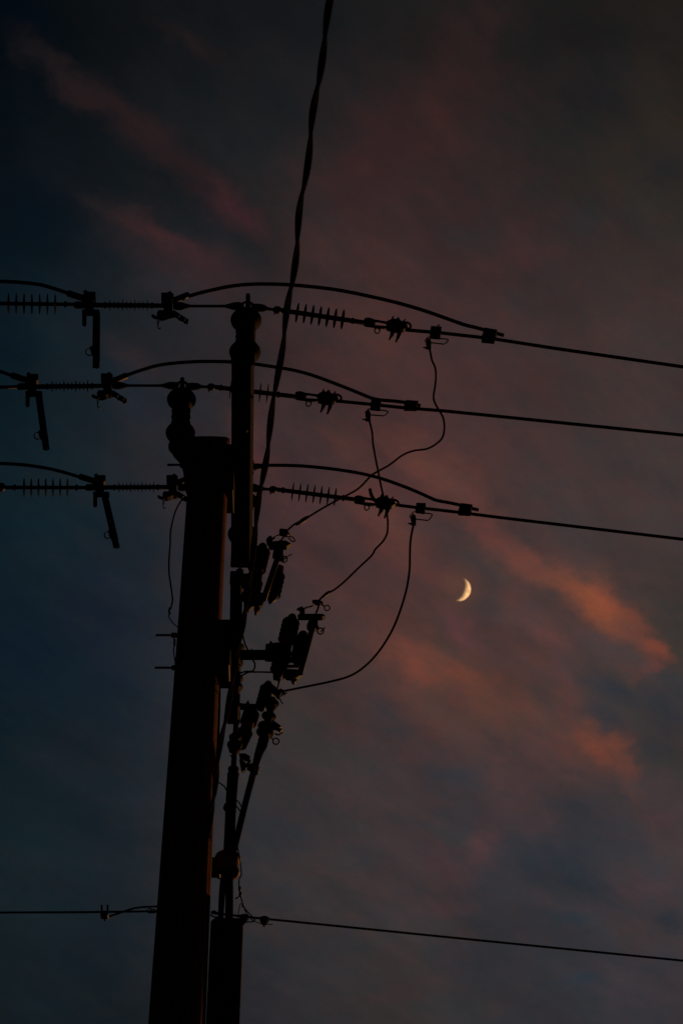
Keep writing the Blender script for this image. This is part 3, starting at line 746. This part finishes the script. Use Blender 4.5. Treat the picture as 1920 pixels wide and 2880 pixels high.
def stirrup(label, ph, quad, bail, hot, nub, hlab):
    f = FF[ph]; cx = sum(p[0] for p in quad) / 4; cy = sum(p[1] for p in quad) / 4; Yp = f(cx, cy).y; s = S(f(cx, cy))
    t = thing('stirrup_clamp', label, 'clamp', f(cx, cy), 'stirrup clamps on the lines')
    b = MB(); b.prism(quad, Yp, .05); b.build('clamp_body', 'alu', t)
    b = MB(); pts = seg_pts(bail, f); b.tube(pts, 1.9 * s, 8, 0); b.build('bail', 'steel', t)
    if nub: b = MB(); rod(b, f, nub, 2.4); b.build('bolt', 'steel', t)
    h = thing('hot_line_clamp', hlab, 'clamp', f(*hot), 'hot line clamps hanging on stirrups')
    x, y = hot
    b = MB(); rod(b, f, [(x + 1, y - 13), (x, y - 9), (x - .5, y - 3), (x - .5, y + 3), (x + 1, y + 10), (x + 3, y + 17)], [2, 5.5, 7.8, 7.8, 6, 4], 2, 14); b.build('clamp_body', 'alu', h)
    b = MB(); rod(b, f, [(x - 16, y + 12), (x - 11, y + 12.5), (x - 8, y + 13), (x - 4, y + 14), (x + 3, y + 15)], [2.2, 2, 3.4, 5, 4.5]); b.build('eye_screw', 'steel', h)
stirrup('stirrup clamp with wire bail on the top line', 'near', [(1211, 917), (1241, 920), (1237, 955), (1207.5, 951)],
        [(1209, 949), (1203, 948), (1195, 957), (1195.5, 961), (1204, 963), (1213, 964), (1247, 968), (1251, 967), (1260, 957), (1258, 954), (1236, 952)], (1205, 965), [(1228, 920), (1234, 914)], 'hot line clamp under the top line holding the longest drop wire')
stirrup('stirrup clamp with wire bail on the middle line', 'middle', [(1044, 1122), (1071.5, 1124), (1068.4, 1157), (1041, 1153)],
        [(1042, 1150), (1036, 1150.5), (1027, 1160), (1029, 1164), (1043, 1167), (1078.6, 1169.6), (1083, 1168), (1091, 1159), (1088, 1156), (1066, 1152.6)], (1035, 1167), None, 'hot line clamp under the middle line')
stirrup('stirrup clamp with wire bail on the lowest line', 'far', [(1170.4, 1414), (1197, 1416), (1193.7, 1447), (1167, 1441.3)],
        [(1168, 1440), (1162, 1440), (1152, 1453), (1154, 1457), (1170, 1460.4), (1202.7, 1463.8), (1206, 1462), (1215.3, 1448.4), (1211, 1445), (1193, 1443)], (1162.6, 1460), None, 'hot line clamp under the lowest line')

# ---- strain clamps
def strain_clamp(label, ph, x0, y0, ang, k, flip):
    f = FF[ph]; c, s_ = math.cos(math.radians(ang)), math.sin(math.radians(ang))
    q = lambda u, v: (x0 + (u * c - v * s_) * k, y0 + (u * s_ + v * c) * k)
    Yp = f(x0 + 70, y0).y
    t = thing('strain_clamp', label, 'clamp', f(*q(60, 0)), 'strain clamps holding the line ends')
    b = MB(); b.prism([q(-2, -8), q(4, -13), q(14, -14), q(22, -10), q(30, -6), q(30, 9), q(16, 13), q(4, 12), q(-2, 8)], Yp, .035); b.build('clevis', 'steel', t)
    b = MB(); rod(b, f, [q(14, -7), q(40, -7), q(70, -5)], [5, 3.6, 4.4]); rod(b, f, [q(14, 9), q(40, 9), q(72, 8)], [4, 5, 5]); b.build('side_bars', 'alu', t)
    b = MB(); b.prism([q(60, -6), q(68, -14), q(78, -20), q(92, -19), q(104, -14), q(118, -9), q(122, 4), q(112, 14), q(98, 19), q(84, 20), q(64, 14)], Yp, .03)
    rod(b, f, [q(76, -12), q(77, -23), q(77.5, -26)], [4, 2.4, 1.8]); rod(b, f, [q(92, -16), q(92, -23)], [7, 3]); rod(b, f, [q(108, -14), q(112, -22)], [3, 1.8])
    b.build('clamp_body', 'alu', t)
    b = MB(); ring(b, f, *q(118, -5), 12.5 * k, 8.5 * k, 3.2, ang=ang + 12); b.build('eye', 'alu', t)
    b = MB(); ring(b, f, *q(38, 20), 7.3 * k, 7.3 * k, 1.8, n=16); rod(b, f, [q(31, 8), q(31, 18)], 1.7); rod(b, f, [q(45, 8), q(45, 18)], 1.7); b.build('pull_loop', 'steel', t)
    for (u, v0, v1) in ((82, 12, 40), (101, 10, 44)):
        b = MB(); rod(b, f, [q(u, v0), q(u - 1, v0 + 12), q(u - 5, v1 - 6), q(u - 7, v1)], [7, 6, 3, 2.6], 2); b.build('bolt', 'steel', t)
    if flip == 2:
        b = MB(); rod(b, f, [(1040, 1376), (1043, 1390), (1050, 1403), (1062, 1416)], [4.6, 5, 5.2, 5], 4); b.build('cable_tail', 'cable', t)
strain_clamp('strain clamp with bolts and a pull loop on the top line', 'near', 1025, 906, 7, 1, 0)
strain_clamp('strain clamp with bolts and a pull loop on the middle line', 'middle', 832, 1113, 5, .98, 1)
strain_clamp('strain clamp on the lowest line with a curled cable tail', 'far', 998, 1405, 7, .94, 2)

# ------------------------------------------------------------------ drop wires to the fuse cutouts
Y_CUT = {'near': P(660, 1660, Z=ZL).y - .02, 'middle': P(700, 1842, Z=ZL).y, 'far': P(690, 1987, Z=ZL).y}
def drop(label, ph, px, r, sleeve=None):
    f0 = FF[ph]; n_ = len(px); Ls = [0]
    for a, c in zip(px, px[1:]): Ls.append(Ls[-1] + math.dist(a, c))
    pts = []
    for (x, y), l_ in zip(px, Ls):
        u = l_ / Ls[-1]; Y = f0(px[0][0], px[0][1]).y * (1 - u) + Y_CUT[ph] * u
        pts.append(P(x, y, Y=Y))
    b = MB(); rr = [r * S(p) for p in pts]
    t = thing('drop_wire', label, 'drop wire', pts[0], 'drop wires from the lines to the fuse cutouts')
    b.tube(pts, rr, 10, 6); b.build('wire', 'cable', t)
    if sleeve:
        (a, c, w) = sleeve; b = MB(); ff = lambda x, y: P(x, y, Y=Y_CUT[ph])
        m_ = ((a[0] + c[0]) / 2, (a[1] + c[1]) / 2)
        rod(b, ff, [a, (a[0] * .8 + c[0] * .2, a[1] * .8 + c[1] * .2), m_, (a[0] * .3 + c[0] * .7, a[1] * .3 + c[1] * .7 + 1), c], [w * .6, w, w * 1.1, w * .9, w * .5]); b.build('splice_sleeve', 'alu', t)
drop('longest drop wire, looping from the top line across the middle line to the upper cutout', 'near',
     [(1207, 978), (1214, 1013), (1223, 1034), (1225, 1063), (1222, 1091), (1218.5, 1114), (1221, 1130), (1232, 1151), (1245, 1174), (1249, 1202), (1244, 1229), (1229, 1246), (1201, 1262), (1162, 1268), (1130, 1281), (1094, 1308), (1058, 1328), (1041, 1340), (1010, 1372), (977, 1392), (957, 1402), (906, 1430), (865, 1455), (838, 1469), (822, 1479), (810, 1490), (800, 1497)], 2.9, ((868, 1453), (832, 1476), 6))
drop('wavy drop wire from the middle line, crossing the lowest line to the middle cutout', 'middle',
     [(1038, 1182), (1046, 1216), (1048, 1244), (1052, 1269), (1056, 1291), (1064, 1330), (1071, 1367), (1079, 1401), (1085, 1431), (1089, 1454), (1090, 1476), (1087.5, 1502), (1075, 1524), (1055, 1545), (1044, 1563), (1008, 1597), (969, 1635), (939, 1659), (915, 1671), (901, 1684), (896, 1692)], 2.9, ((928, 1663), (903, 1681), 4.6))
drop('smooth curved drop wire from the lowest line to the lower cutout', 'far',
     [(1163, 1474), (1157, 1500), (1153, 1530), (1152, 1570), (1150.8, 1605), (1143, 1655), (1126.6, 1712), (1103, 1771), (1068, 1828), (1029, 1871), (986, 1900), (929, 1917), (846, 1934), (806, 1942), (790, 1944)], 3.2, None)

# ------------------------------------------------------------------ fuse cutouts
def shed_axis(mb, f, a, c, r, n_, core, slope=.25, seg=28):
    A_, B_ = f(*a), f(*c); s = S(A_); pr = [(0, core * s)]
    for i in range(n_):
        u = (i + .15) / n_; w = 1 / n_
        pr += [(u, core * s), (u + w * .45, r * s * .96), (u + w * .58, r * s), (u + w * .62, r * s * .86), (u + w * .66, core * s)]
    pr += [(1, core * s)]
    mb.lathe(A_, B_, pr, seg)
def cutout(label, ph, ins_a, ins_m0, ins_m1, ins_b, r, hood, conn, clamp, fuse, ferr, loop, hinge, bracket, top_ring, rtail):
    Yp = Y_CUT[ph]; f = lambda x, y: P(x, y, Y=Yp); f2 = lambda x, y: P(x, y, Y=Yp - .05)
    t = thing('fuse_cutout', label, 'fuse cutout', f(*ins_m0), 'fuse cutouts on the lower crossarm')
    b = MB(); shed_axis(b, f, ins_a, ins_m0, r, 5, r * .62); shed_axis(b, f, ins_m1, ins_b, r * .95, 5, r * .62)
    d = (ins_a[0] - ins_m0[0], ins_a[1] - ins_m0[1]); l_ = math.hypot(*d); d = (d[0] / l_, d[1] / l_)
    rod(b, f, [(ins_a[0] - d[0] * 4, ins_a[1] - d[1] * 4), (ins_a[0] + d[0] * 9, ins_a[1] + d[1] * 9), (ins_a[0] + d[0] * 14, ins_a[1] + d[1] * 14)], [13, 12.5, 8], 0, 18)
    b.build('insulator_body', 'porc', t)
    b = MB(); rod(b, f, [ins_m0, ins_m1], r * .72, 0, 20); b.build('band', 'band', t)
    b = MB(); b.prism(bracket, Yp, .03); b.build('mounting_bracket', 'steel', t)
    b = MB(); b.prism(hood, Yp - .03, .035); b.build('top_contact', 'steel', t)
    b = MB()
    for c_ in conn: rod(b, f, c_[0], c_[1], 2)
    b.build('connector', 'alu', t)
    b = MB(); b.prism(clamp, Yp - .02, .02); b.build('wire_clamp', 'alu', t)
    ft_ = MB(); rod(ft_, f2, fuse, 8.2, 0, 16); fo = ft_.build('fuse_tube', 'tube', t)
    b = MB(); b.prism(ferr, Yp - .05, .03); b.build('ferrule', 'steel', fo)
    b = MB(); ring(b, f2, loop[0], loop[1], 8.6, 8.6, 2.1); rod(b, f2, rtail, 2.1, 2); b.build('pull_ring', 'steel', fo)
    b = MB()
    for h in hinge: b.prism(h, Yp - .02, .022)
    b.build('hinge', 'steel', t)
    b = MB()
    ring(b, f, *top_ring)
    if ph == 'middle': rod(b, f, [(899, 1698), (907, 1702), (913.5, 1706)], 2.2, 2)
    if ph == 'near': rod(b, f, [(806, 1504), (814, 1510)], 2.6)
    b.build('eye', 'steel', t)
    return t
def arrester(label, ph, a, c, r, n_, cap, tip, off=.06):
    Yp = Y_CUT[ph] + off; f = lambda x, y: P(x, y, Y=Yp)
    t = thing('surge_arrester', label, 'surge arrester', f(*a), 'surge arresters behind the fuse tubes')
    b = MB(); shed_axis(b, f, a, c, r, n_, r * .7); b.build('housing', 'poly', t)
    b = MB(); rod(b, f, cap[0], cap[1], 0, 16); b.build('cap', 'band', t)
    b = MB(); rod(b, f, tip[0], tip[1], 0, 12); b.build('end_fitting', 'steel', t)
# upper one
cutout('upper fuse cutout, at the near end of the lower crossarm', 'near', (737, 1545), (722, 1603), (717, 1632), (702, 1688), 26,
       [(754, 1525), (770, 1523), (795, 1519), (804, 1520), (819, 1534), (806, 1546), (792, 1546), (772, 1547), (757, 1546)],
       [([(760, 1531), (757, 1518), (761, 1508)], [9, 9, 3]), ([(750, 1519), (760, 1515), (772, 1516)], [2, 6, 3]), ([(770, 1512), (778, 1507), (788, 1504)], [2.6, 2.2, 2.6]), ([(797, 1510), (793, 1517), (785, 1523)], 2.6)],
       [(785, 1491), (790, 1486), (812, 1489), (809, 1497), (815, 1505), (806, 1512), (796, 1508), (785, 1505)],
       [(783, 1562), (741, 1686)], [(770, 1545), (797, 1546), (796, 1562), (799, 1578), (786, 1580), (766, 1567)], (799, 1573),
       [[(713, 1672), (738, 1670), (743, 1690), (737, 1706), (728, 1710), (716, 1708), (706, 1714), (700, 1722), (692, 1720), (690, 1704), (700, 1690)],
        [(714, 1708), (733, 1708), (727, 1722), (721, 1732), (716, 1730)], [(712, 1664), (740, 1668), (738, 1678), (712, 1678)]],
       [(672, 1616), (712, 1610), (716, 1630), (714, 1656), (676, 1656)], (821, 1516, 10, 5, 1.8, 16, 0, 360, 42), [(800, 1572), (808, 1566), (820, 1559.5)])
arrester('surge arrester behind the upper fuse tube', 'near', (783, 1612), (768, 1676), 21, 5, ([(784, 1594), (787, 1597), (783, 1614)], [8, 12, 13]), ([(768, 1674), (764, 1684), (758, 1698)], [17, 13, 2.5]))
# middle one
cutout('middle fuse cutout, clearest of the three, on a stub arm right of the lower crossarm', 'middle', (820, 1744), (806, 1802), (800, 1826), (782, 1888), 25.5,
       [(837, 1729), (852, 1726), (890, 1725), (906, 1726), (915.5, 1735), (906, 1744), (895, 1745), (888, 1742), (850, 1744), (838, 1743)],
       [([(850, 1728), (849, 1716), (848, 1707)], [8, 8, 3]), ([(834, 1715), (842, 1713), (856, 1713)], [2, 6, 3]), ([(856, 1711), (868, 1707), (882, 1704)], [2.6, 2.2, 2.6]), ([(896, 1704), (893, 1714), (888, 1726)], 2.8)],
       [(879, 1687), (900, 1686), (903, 1692), (909, 1698), (900, 1704), (888, 1703), (878, 1692)],
       [(882, 1752), (844, 1894)], [(868, 1744), (894, 1743), (893, 1760), (897, 1770), (884, 1777), (866, 1773), (862, 1764)], (901, 1775),
       [[(799, 1886), (812, 1880), (848, 1883), (849, 1897), (843, 1904), (832, 1912), (822, 1915), (804, 1912), (798, 1916), (795, 1906)],
        [(818, 1910), (836, 1908), (832, 1920), (828, 1926), (822, 1924)], [(808, 1856), (838, 1857), (838, 1864), (810, 1864)], [(808, 1872), (840, 1869), (840, 1875), (812, 1879)]],
       [(747, 1814), (757, 1812), (759, 1804), (764, 1804), (766, 1810), (783, 1808), (797, 1812), (792, 1864), (764, 1864), (745, 1862)], (919.6, 1710, 7.6, 7.4, 1.8, 18, 0, 360, 0), [(902, 1776), (908, 1772), (912.5, 1765)])
arrester('surge arrester behind the middle fuse tube', 'middle', (850, 1792), (838, 1858), 22, 6, ([(853, 1779), (853, 1784), (849, 1796)], [9, 14, 15]), ([(838, 1856), (836, 1868), (835, 1876)], [16, 11, 4]))
b = MB(); f = lambda x, y: P(x, y, Y=Y_CUT['middle'])
b.box(f(712, 1842), Vector((38 * S(f(712, 1842)), 0, 0)), Vector((0, .03, 0)), Vector((0, 0, .022)), .1)
rod(b, f, [(708, 1842), (708, 1826)], 2.4)
tag(b.build('stub_arm', 'steel'), 'short square stub arm carrying the middle fuse cutout', 'bracket')
b = MB(); rod(b, f, [(783, 1892), (779, 1905), (784, 1912)], [17, 12, 8]); rod(b, f, [(783, 1905), (768.6, 1912)], [7, 2]); rod(b, f, [(785, 1905), (784, 1921), (779, 1940)], [6, 2.4, 2.4])
tag(b.build('end_fitting', 'steel'), 'metal fitting and short lead below the middle fuse cutout', 'fitting')
# lower one
cutout('lower fuse cutout, leaning insulator with an orange lit band beside the cable termination', 'far', (708, 2004), (698, 2034), (692, 2054), (672, 2096), 24,
       [(748, 1926), (753, 1913), (757, 1918), (765, 1926), (778, 1940), (776, 1954), (764, 1962), (758, 1944)],
       [([(779, 1945), (790, 1941), (797, 1944)], [5, 5, 2]), ([(795, 1946), (800, 1952), (808, 1948)], [4, 4, 1.5]), ([(783, 1950), (782, 1964), (794, 1954)], [6, 4, 3]), ([(784, 1960), (790, 1972), (796, 1981)], [2.4, 1.8, 1.5])],
       [(776, 1938), (788, 1938), (792, 1950), (786, 1964), (778, 1964), (772, 1952)],
       [(764, 1992), (752, 2046)], [(754, 1962), (776, 1964), (774, 1996), (762, 2002), (750, 1996)], (776, 2085),
       [[(672, 2118), (690, 2118), (704, 2130), (702, 2140), (690, 2142), (684, 2134), (676, 2136)], [(673, 2134), (684, 2138), (692, 2150), (700, 2140), (706, 2136), (704, 2148), (692, 2160), (690, 2172), (682, 2176), (678, 2168)],
        [(696, 2150), (708, 2146), (724, 2146), (722, 2170), (704, 2171), (694, 2164)]],
       [(675, 1979), (690, 1982), (698.7, 1968), (702, 1982), (724, 1982), (728, 1996), (708, 2000), (700, 2009), (692, 1994), (675, 1994)], (784, 2058, 11, 8, 2.4, 14, -20, 170, -20), [(750, 2070), (760, 2074), (769, 2080)])
arrester('surge arrester at the top of the lower fuse cutout', 'far', (752, 1930), (738, 1982), 20, 5, ([(755, 1920), (753, 1932)], [9, 15]), ([(738, 1980), (734, 1996)], [14, 9]), -.02)

# ------------------------------------------------------------------ cable terminations and riser
YR = YP + .25
fR = lambda x, y: P(x, y, Y=YR)
t = thing('cable_termination', 'slanting cable termination with rubber skirts, right of the lower fuse cutout', 'cable termination', fR(655, 2405), 'cable terminations')
b = MB()
A_, B_ = fR(768, 1962), fR(740, 2084); s = S(A_); pr = [(0, 5 * s), (.03, 9 * s)]
for u in (.12, .22, .42, .66, .80):
    big = 25 if u > .6 else (21 if u != .22 else 15)
    pr += [(u - .025, 9.5 * s), (u - .005, big * s * .8), (u + .012, big * s), (u + .03, big * s * .9), (u + .038, 10 * s)]
pr += [(1, 15 * s)]
b.lathe(A_, B_, pr, 26); b.build('skirts', 'porc', t)
b = MB(); rod(b, fR, [(742, 2078), (737, 2096), (728, 2118), (719, 2150), (711, 2180), (695, 2240), (680, 2300), (668, 2350), (655, 2402), (646, 2450), (645, 2520), (644, 2620)], [15, 15, 12, 9.5, 9.2, 9, 9, 9, 9, 10, 10.5, 10.5], 5, 16)
b.build('cable', 'cable', t)
b = MB(); rod(b, fR, [(720, 2158), (716, 2174)], 10.3); b.build('marker_band', 'band', t)
b = MB(); rod(b, fR, [(709.5, 2186), (708, 2193)], 9.8); b.build('marker_band', 'band', t)
b = MB(); b.prism([(766, 2022), (792, 2045), (785, 2050), (796, 2055), (789, 2060), (776, 2052), (760, 2050)], YR, .02); b.build('lug_plate', 'steel', t)
t = thing('cable_termination', 'upright cable termination with rubber skirts close to the pole, below the lower crossarm', 'cable termination', fR(642, 2405), 'cable terminations')
b = MB(); A_, B_ = fR(664, 2030), fR(655, 2192); s = S(A_); pr = [(0, 7.5 * s), (.18, 7.5 * s)]
for u, rr in ((.27, 18), (.40, 22), (.48, 17)):
    pr += [(u - .05, 9 * s), (u, rr * s), (u + .025, rr * s * .95), (u + .04, 9 * s)]
pr += [(.56, 7.6 * s), (.76, 7.6 * s)]
for u, rr in ((.82, 15.5), (.92, 17)):
    pr += [(u - .03, 10 * s), (u, rr * s), (u + .03, rr * s * .95), (u + .04, 14 * s)]
pr += [(1, 15 * s)]
b.lathe(A_, B_, pr, 26); b.build('skirts', 'porc', t)
b = MB(); rod(b, fR, [(655, 2185), (651, 2240), (648, 2300), (643, 2400), (636, 2450), (626, 2500), (622, 2560), (619, 2620)], [16, 15.5, 15, 15, 13, 9, 8, 8], 5, 16); b.build('cable', 'cable', t)
b = MB(); rod(b, fR, [(646, 2266), (645.5, 2276)], 16.8); b.ball(fR(633, 2272), 6 * S(fR(633, 2272))); b.build('cable_tie', 'poly', t)

# stand-off bracket with flanged ring
t = thing('standoff_bracket', 'round flanged stand-off ring holding the cables away from the pole, lit orange at right', 'bracket', fR(640, 2430))
b = MB(); s = S(fR(640, 2430)); A_, B_ = fR(641, 2412), fR(638, 2455)
b.lathe(A_, B_, [(0, 30 * s), (.0, 36 * s), (.1, 37 * s), (.14, 31.5 * s), (.86, 31.5 * s), (.9, 36 * s), (1, 36.5 * s), (1, 27 * s)], 40); b.build('ring', 'band', t)
b = MB(); b.box(fR(607, 2440), Vector((14 * s, 0, 0)), Vector((0, .035, 0)), Vector((0, 0, 26 * s)), .08); b.build('arm', 'steel', t)

# riser guard
t = thing('riser_guard', 'broad brown cable guard running down beside the pole at the bottom edge', 'cable guard', (P(630, 2800, Y=YR).x, YR, 0))
top = P(636, 2604, Y=YR); s = S(top); gx = P(633, 2740, Y=YR).x
b = MB(); r0 = 45.5 * s
hz = top.z + .035
b.box(Vector((gx, YR, hz / 2)), Vector((r0, 0, 0)), Vector((0, .055, 0)), Vector((0, 0, hz / 2)), .22)
b.build('guard_shell', 'guard', t)
b = MB(); q0 = P(667, 2600, Y=YR - .03); b.tube([q0 + Vector((0, 0, -.05)), q0 + Vector((0, 0, -.005)), q0 + Vector((0, 0, .008)), q0 + Vector((0, 0, .013))], [.026, .026, .02, .008], 16)
b.build('cap', 'guard', t)
# ------------------------------------------------------------------ neutral line near the bottom
ZN = P(440, 2560, Y=YP).z
fN = lambda x, y: P(x, y, Z=ZN)
def wire_thing(name, label, cat, px, r, f, smooth=0, group=None, mat_='wire'):
    b = MB(); pts = seg_pts(px, f); b.tube(pts, [r * S(p) for p in pts], 10, smooth)
    return tag(b.build(name, mat_), label, cat, group)
wire_thing('neutral_line', 'thin low wire running from the left edge to the pole', 'power line', [(-700, 2573), (0, 2566.5), (240, 2565.5), (440, 2563), (480, 2562.5)], 3.2, fN, 0, 'low thin wires')
wire_thing('neutral_line', 'thin low wire running from the pole to the right edge', 'power line', [(594, 2567.5), (652, 2574), (713, 2581), (800, 2589.6), (1360, 2646), (1920, 2702), (3000, 2812)], 3.4, fN, 0, 'low thin wires')
wire_thing('jumper_cable', 'short wavy wire wrapping the low left wire beside the pole', 'jumper cable', [(306, 2578), (326, 2571.5), (346, 2564.5), (372, 2556), (397, 2551.7), (442, 2549.4), (480, 2549)], 2.9, fN, 5, None, 'cable')
YNL = fN(295, 2565).y; fL = lambda x, y: P(x, y, Y=YNL)
t = thing('wire_connector', 'two-pronged connector on the low left wire', 'connector', fL(295, 2570), 'connectors on the low wires')
b = MB(); b.prism([(285, 2559), (305, 2559), (306, 2580), (304, 2585), (287, 2585), (283, 2578)], YNL, .035); rod(b, fL, [(295, 2582), (295, 2590)], [3.5, 2]); b.build('connector_body', 'alu', t)
for x in (286.5, 303):
    b = MB(); rod(b, fL, [(x, 2546), (x + .5, 2562)], 3); b.build('prong', 'steel', t)
fL2 = lambda x, y: P(x, y, Y=fN(425, 2563).y)
b = MB(); ring(b, fL2, 420, 2561, 5.5, 6, 1.5, n=12); rod(b, fL2, [(418, 2565), (428, 2566), (438, 2564)], [4, 3.4, 4.4]); rod(b, fL2, [(424, 2556), (438, 2559)], 1.6)
tag(b.build('wire_tie', 'steel'), 'small wire tie on the low left wire just before the pole', 'tie')
YNR = fN(700, 2580).y; fN2 = lambda x, y: P(x, y, Y=YNR)
for lab, cx, cy in (('connector on the low right wire nearest the pole', 686.5, 2584), ('second connector along the low right wire', 743.5, 2589.5)):
    t = thing('wire_connector', lab, 'connector', fN2(cx, cy), 'connectors on the low wires')
    b = MB(); b.prism([(cx - 13, cy - 10), (cx - 6, cy - 11), (cx - 5, cy - 14), (cx + 6, cy - 13), (cx + 7, cy - 10), (cx + 13, cy - 8), (cx + 12, cy + 3), (cx + 8, cy + 3), (cx + 7, cy + 14), (cx - 9, cy + 13), (cx - 8, cy + 3), (cx - 13, cy)], YNR, .03)
    b.build('connector_body', 'alu', t)
    b = MB(); rod(b, fN2, [(cx - 1, cy + 11), (cx - 1, cy + 17)], [3.4, 2]); b.build('bolt', 'steel', t)
b = MB(); rod(b, fN, [(594, 2567), (602, 2566), (612, 2570)], [4, 6, 4], 2); rod(b, fN2, [(592, 2573), (600, 2578), (614, 2580)], 2.4, 2)
tag(b.build('eye_bolt', 'steel'), 'eye bolt holding the low right wire to the pole', 'bolt')
def small(label, px, r, f=fN2, mat_='cable', smooth=5): return wire_thing('ground_wire', label, 'ground wire', px, r, f, smooth, None, mat_)
t = thing('ground_wire', 'thin ground wire with two crimps, dropping from the ringed bracket to the low right wire', 'ground wire', fN2(675, 2500))
b = MB(); rod(b, fN2, [(664, 2360), (667, 2377), (672.5, 2407), (677, 2436.5), (678.6, 2459.5), (673, 2472), (672.5, 2491.6), (675, 2513), (681, 2536), (685.5, 2551), (698, 2566.6), (708.5, 2577.4), (716, 2587), (713, 2591), (705, 2593), (693, 2593)], 1.9, 5); b.build('wire', 'cable', t)
b = MB(); s = S(fN2(675, 2500))
b.box(fN2(674, 2499), Vector((3.8 * s, 0, 0)), Vector((0, 3.6 * s, 0)), Vector((0, 0, 6 * s))); b.build('crimp', 'alu', t)
b = MB(); b.box(fN2(675.6, 2514.6), Vector((4 * s, 0, 0)), Vector((0, 3.6 * s, 0)), Vector((0, 0, 7 * s))); rod(b, fN2, [(674, 2520), (669, 2525), (662, 2527)], 2.5); b.build('crimp', 'alu', t)
small('short hooped wire end standing on top of the cable guard', [(681.5, 2552), (681, 2543), (676, 2543), (672, 2559), (669.5, 2575), (668.7, 2592)], 1.3)
small('thin wire tail threading the second low connector', [(685, 2551), (693, 2568), (706, 2584), (718, 2592.5), (731.4, 2596.5), (751, 2599), (767.4, 2600)], 1.4)
# small leads round the lower crossarm and pole
fl = lambda x, y: P(x, y, Y=Y_CUT['middle'] - .05)
small('black lead curving down from the lower crossarm to the stub arm', [(676, 1720), (677, 1745), (680, 1765), (683, 1786), (689, 1811), (699, 1832)], 2.4, fl)
small('black lead looping below the stub arm back to the lower crossarm', [(709, 1853), (716.5, 1866), (715.5, 1880), (709, 1887.6), (691, 1888.6), (672, 1894)], 2.5, fl)
small('black lead running level from the loop to the middle cutout base', [(670, 1905), (684, 1898), (699, 1890.6), (718, 1890), (765, 1890.6)], 2.5, fl)
small('bent lead between the pole edge and the upright termination', [(606, 2195), (612, 2199), (622, 2205), (632, 2213), (636, 2222)], 2, fR)
small('upper of two short leads bridging the two termination cables', [(660, 2246), (666, 2251), (673, 2258), (681, 2272)], 1.9, fR)
small('lower of two short leads bridging the two termination cables', [(660, 2262), (668, 2271), (678, 2285)], 1.9, fR)
small('short lead with a bent end above the upright termination', [(646, 2124), (653, 2130), (652, 2145), (651, 2165)], 1.8, fR)
fp2 = lambda x, y: P(x, y, Y=YP - .02)
t = thing('ground_wire', 'long loose lead hanging in a bow left of the pole below the lowest switch', 'ground wire', fp2(480, 1711))
b = MB(); pts = seg_pts([(514, 1402), (499, 1426), (489, 1453), (480, 1495), (479, 1529), (475.6, 1575), (476, 1614), (482, 1655), (485.5, 1688), (480, 1713)], fp2); b.tube(pts, 2.3 * S(pts[0]), 8, 6)
b.build('wire', 'cable', t)
b = MB(); rod(b, fp2, [(477, 1708), (476, 1718), (478, 1728)], [1.6, 3.2, 2.4]); b.build('crimp', 'alu', t)
b = MB(); rod(b, fp2, [(478, 1722), (475, 1734), (486.6, 1752), (500, 1764), (512, 1775)], 1.6, 4); b.build('wire_tail', 'wire', t)
t = thing('ground_wire', 'short strap linking the two bolts on the left side of the pole', 'ground wire', fp2(490, 1810))
b = MB(); rod(b, fp2, [(490, 1790), (490, 1814), (489, 1835), (492.5, 1858), (494, 1878)], 1.8, 4); b.build('wire', 'cable', t)
b = MB(); rod(b, fp2, [(491, 1799), (491, 1815)], 3.3); b.build('crimp', 'alu', t)

# ------------------------------------------------------------------ twisted service cable passing over the viewer
ZT = P(590, 2290, Y=11.72).z
ctr = [(560, 2520), (583, 2380), (598, 2262), (612, 2155), (625, 2065), (640, 1985), (664, 1860), (684, 1745), (703, 1620), (719, 1490), (730, 1390), (748, 1285), (768, 1140), (790, 1000), (806, 880), (826, 758), (838, 667), (847, 571), (861, 473), (876, 350), (893, 248), (911, 128), (929, 0), (950, -150), (985, -420)]
pts = [P(x, y, Z=ZT) for x, y in ctr]
dense, _ = catmull(pts, [1] * len(pts), 24)
acc = 0.0; strands = [[], []]
pitch = .62
for i, p in enumerate(dense):
    if i: acc += (p - dense[i - 1]).length
    tdir = (dense[min(i + 1, len(dense) - 1)] - dense[max(i - 1, 0)]).normalized()
    u = Vector((0, 0, 1)); u = (u - tdir * u.dot(tdir)).normalized(); w = tdir.cross(u)
    ph = 2 * math.pi * acc / pitch + .45 * math.sin(acc * 2.3) + .3 * math.sin(acc * 5.1 + 1)
    p = p + w * (.0022 * math.sin(acc * 6.4 + .7) + .0012 * math.sin(acc * 11.3))
    strands[0].append(p + (u * math.cos(ph) + w * math.sin(ph)) * .0100)
    strands[1].append(p - (u * math.cos(ph) + w * math.sin(ph)) * .0068)
t = thing('service_cable', 'thick twisted black cable crossing the whole sky from the top edge down to the pole', 'cable', pts[12])
b = MB(); b.tube(strands[0], .0106, 10); b.build('strand', 'cable', t)
b = MB(); b.tube(strands[1], .0085, 10); b.build('strand', 'cable', t)
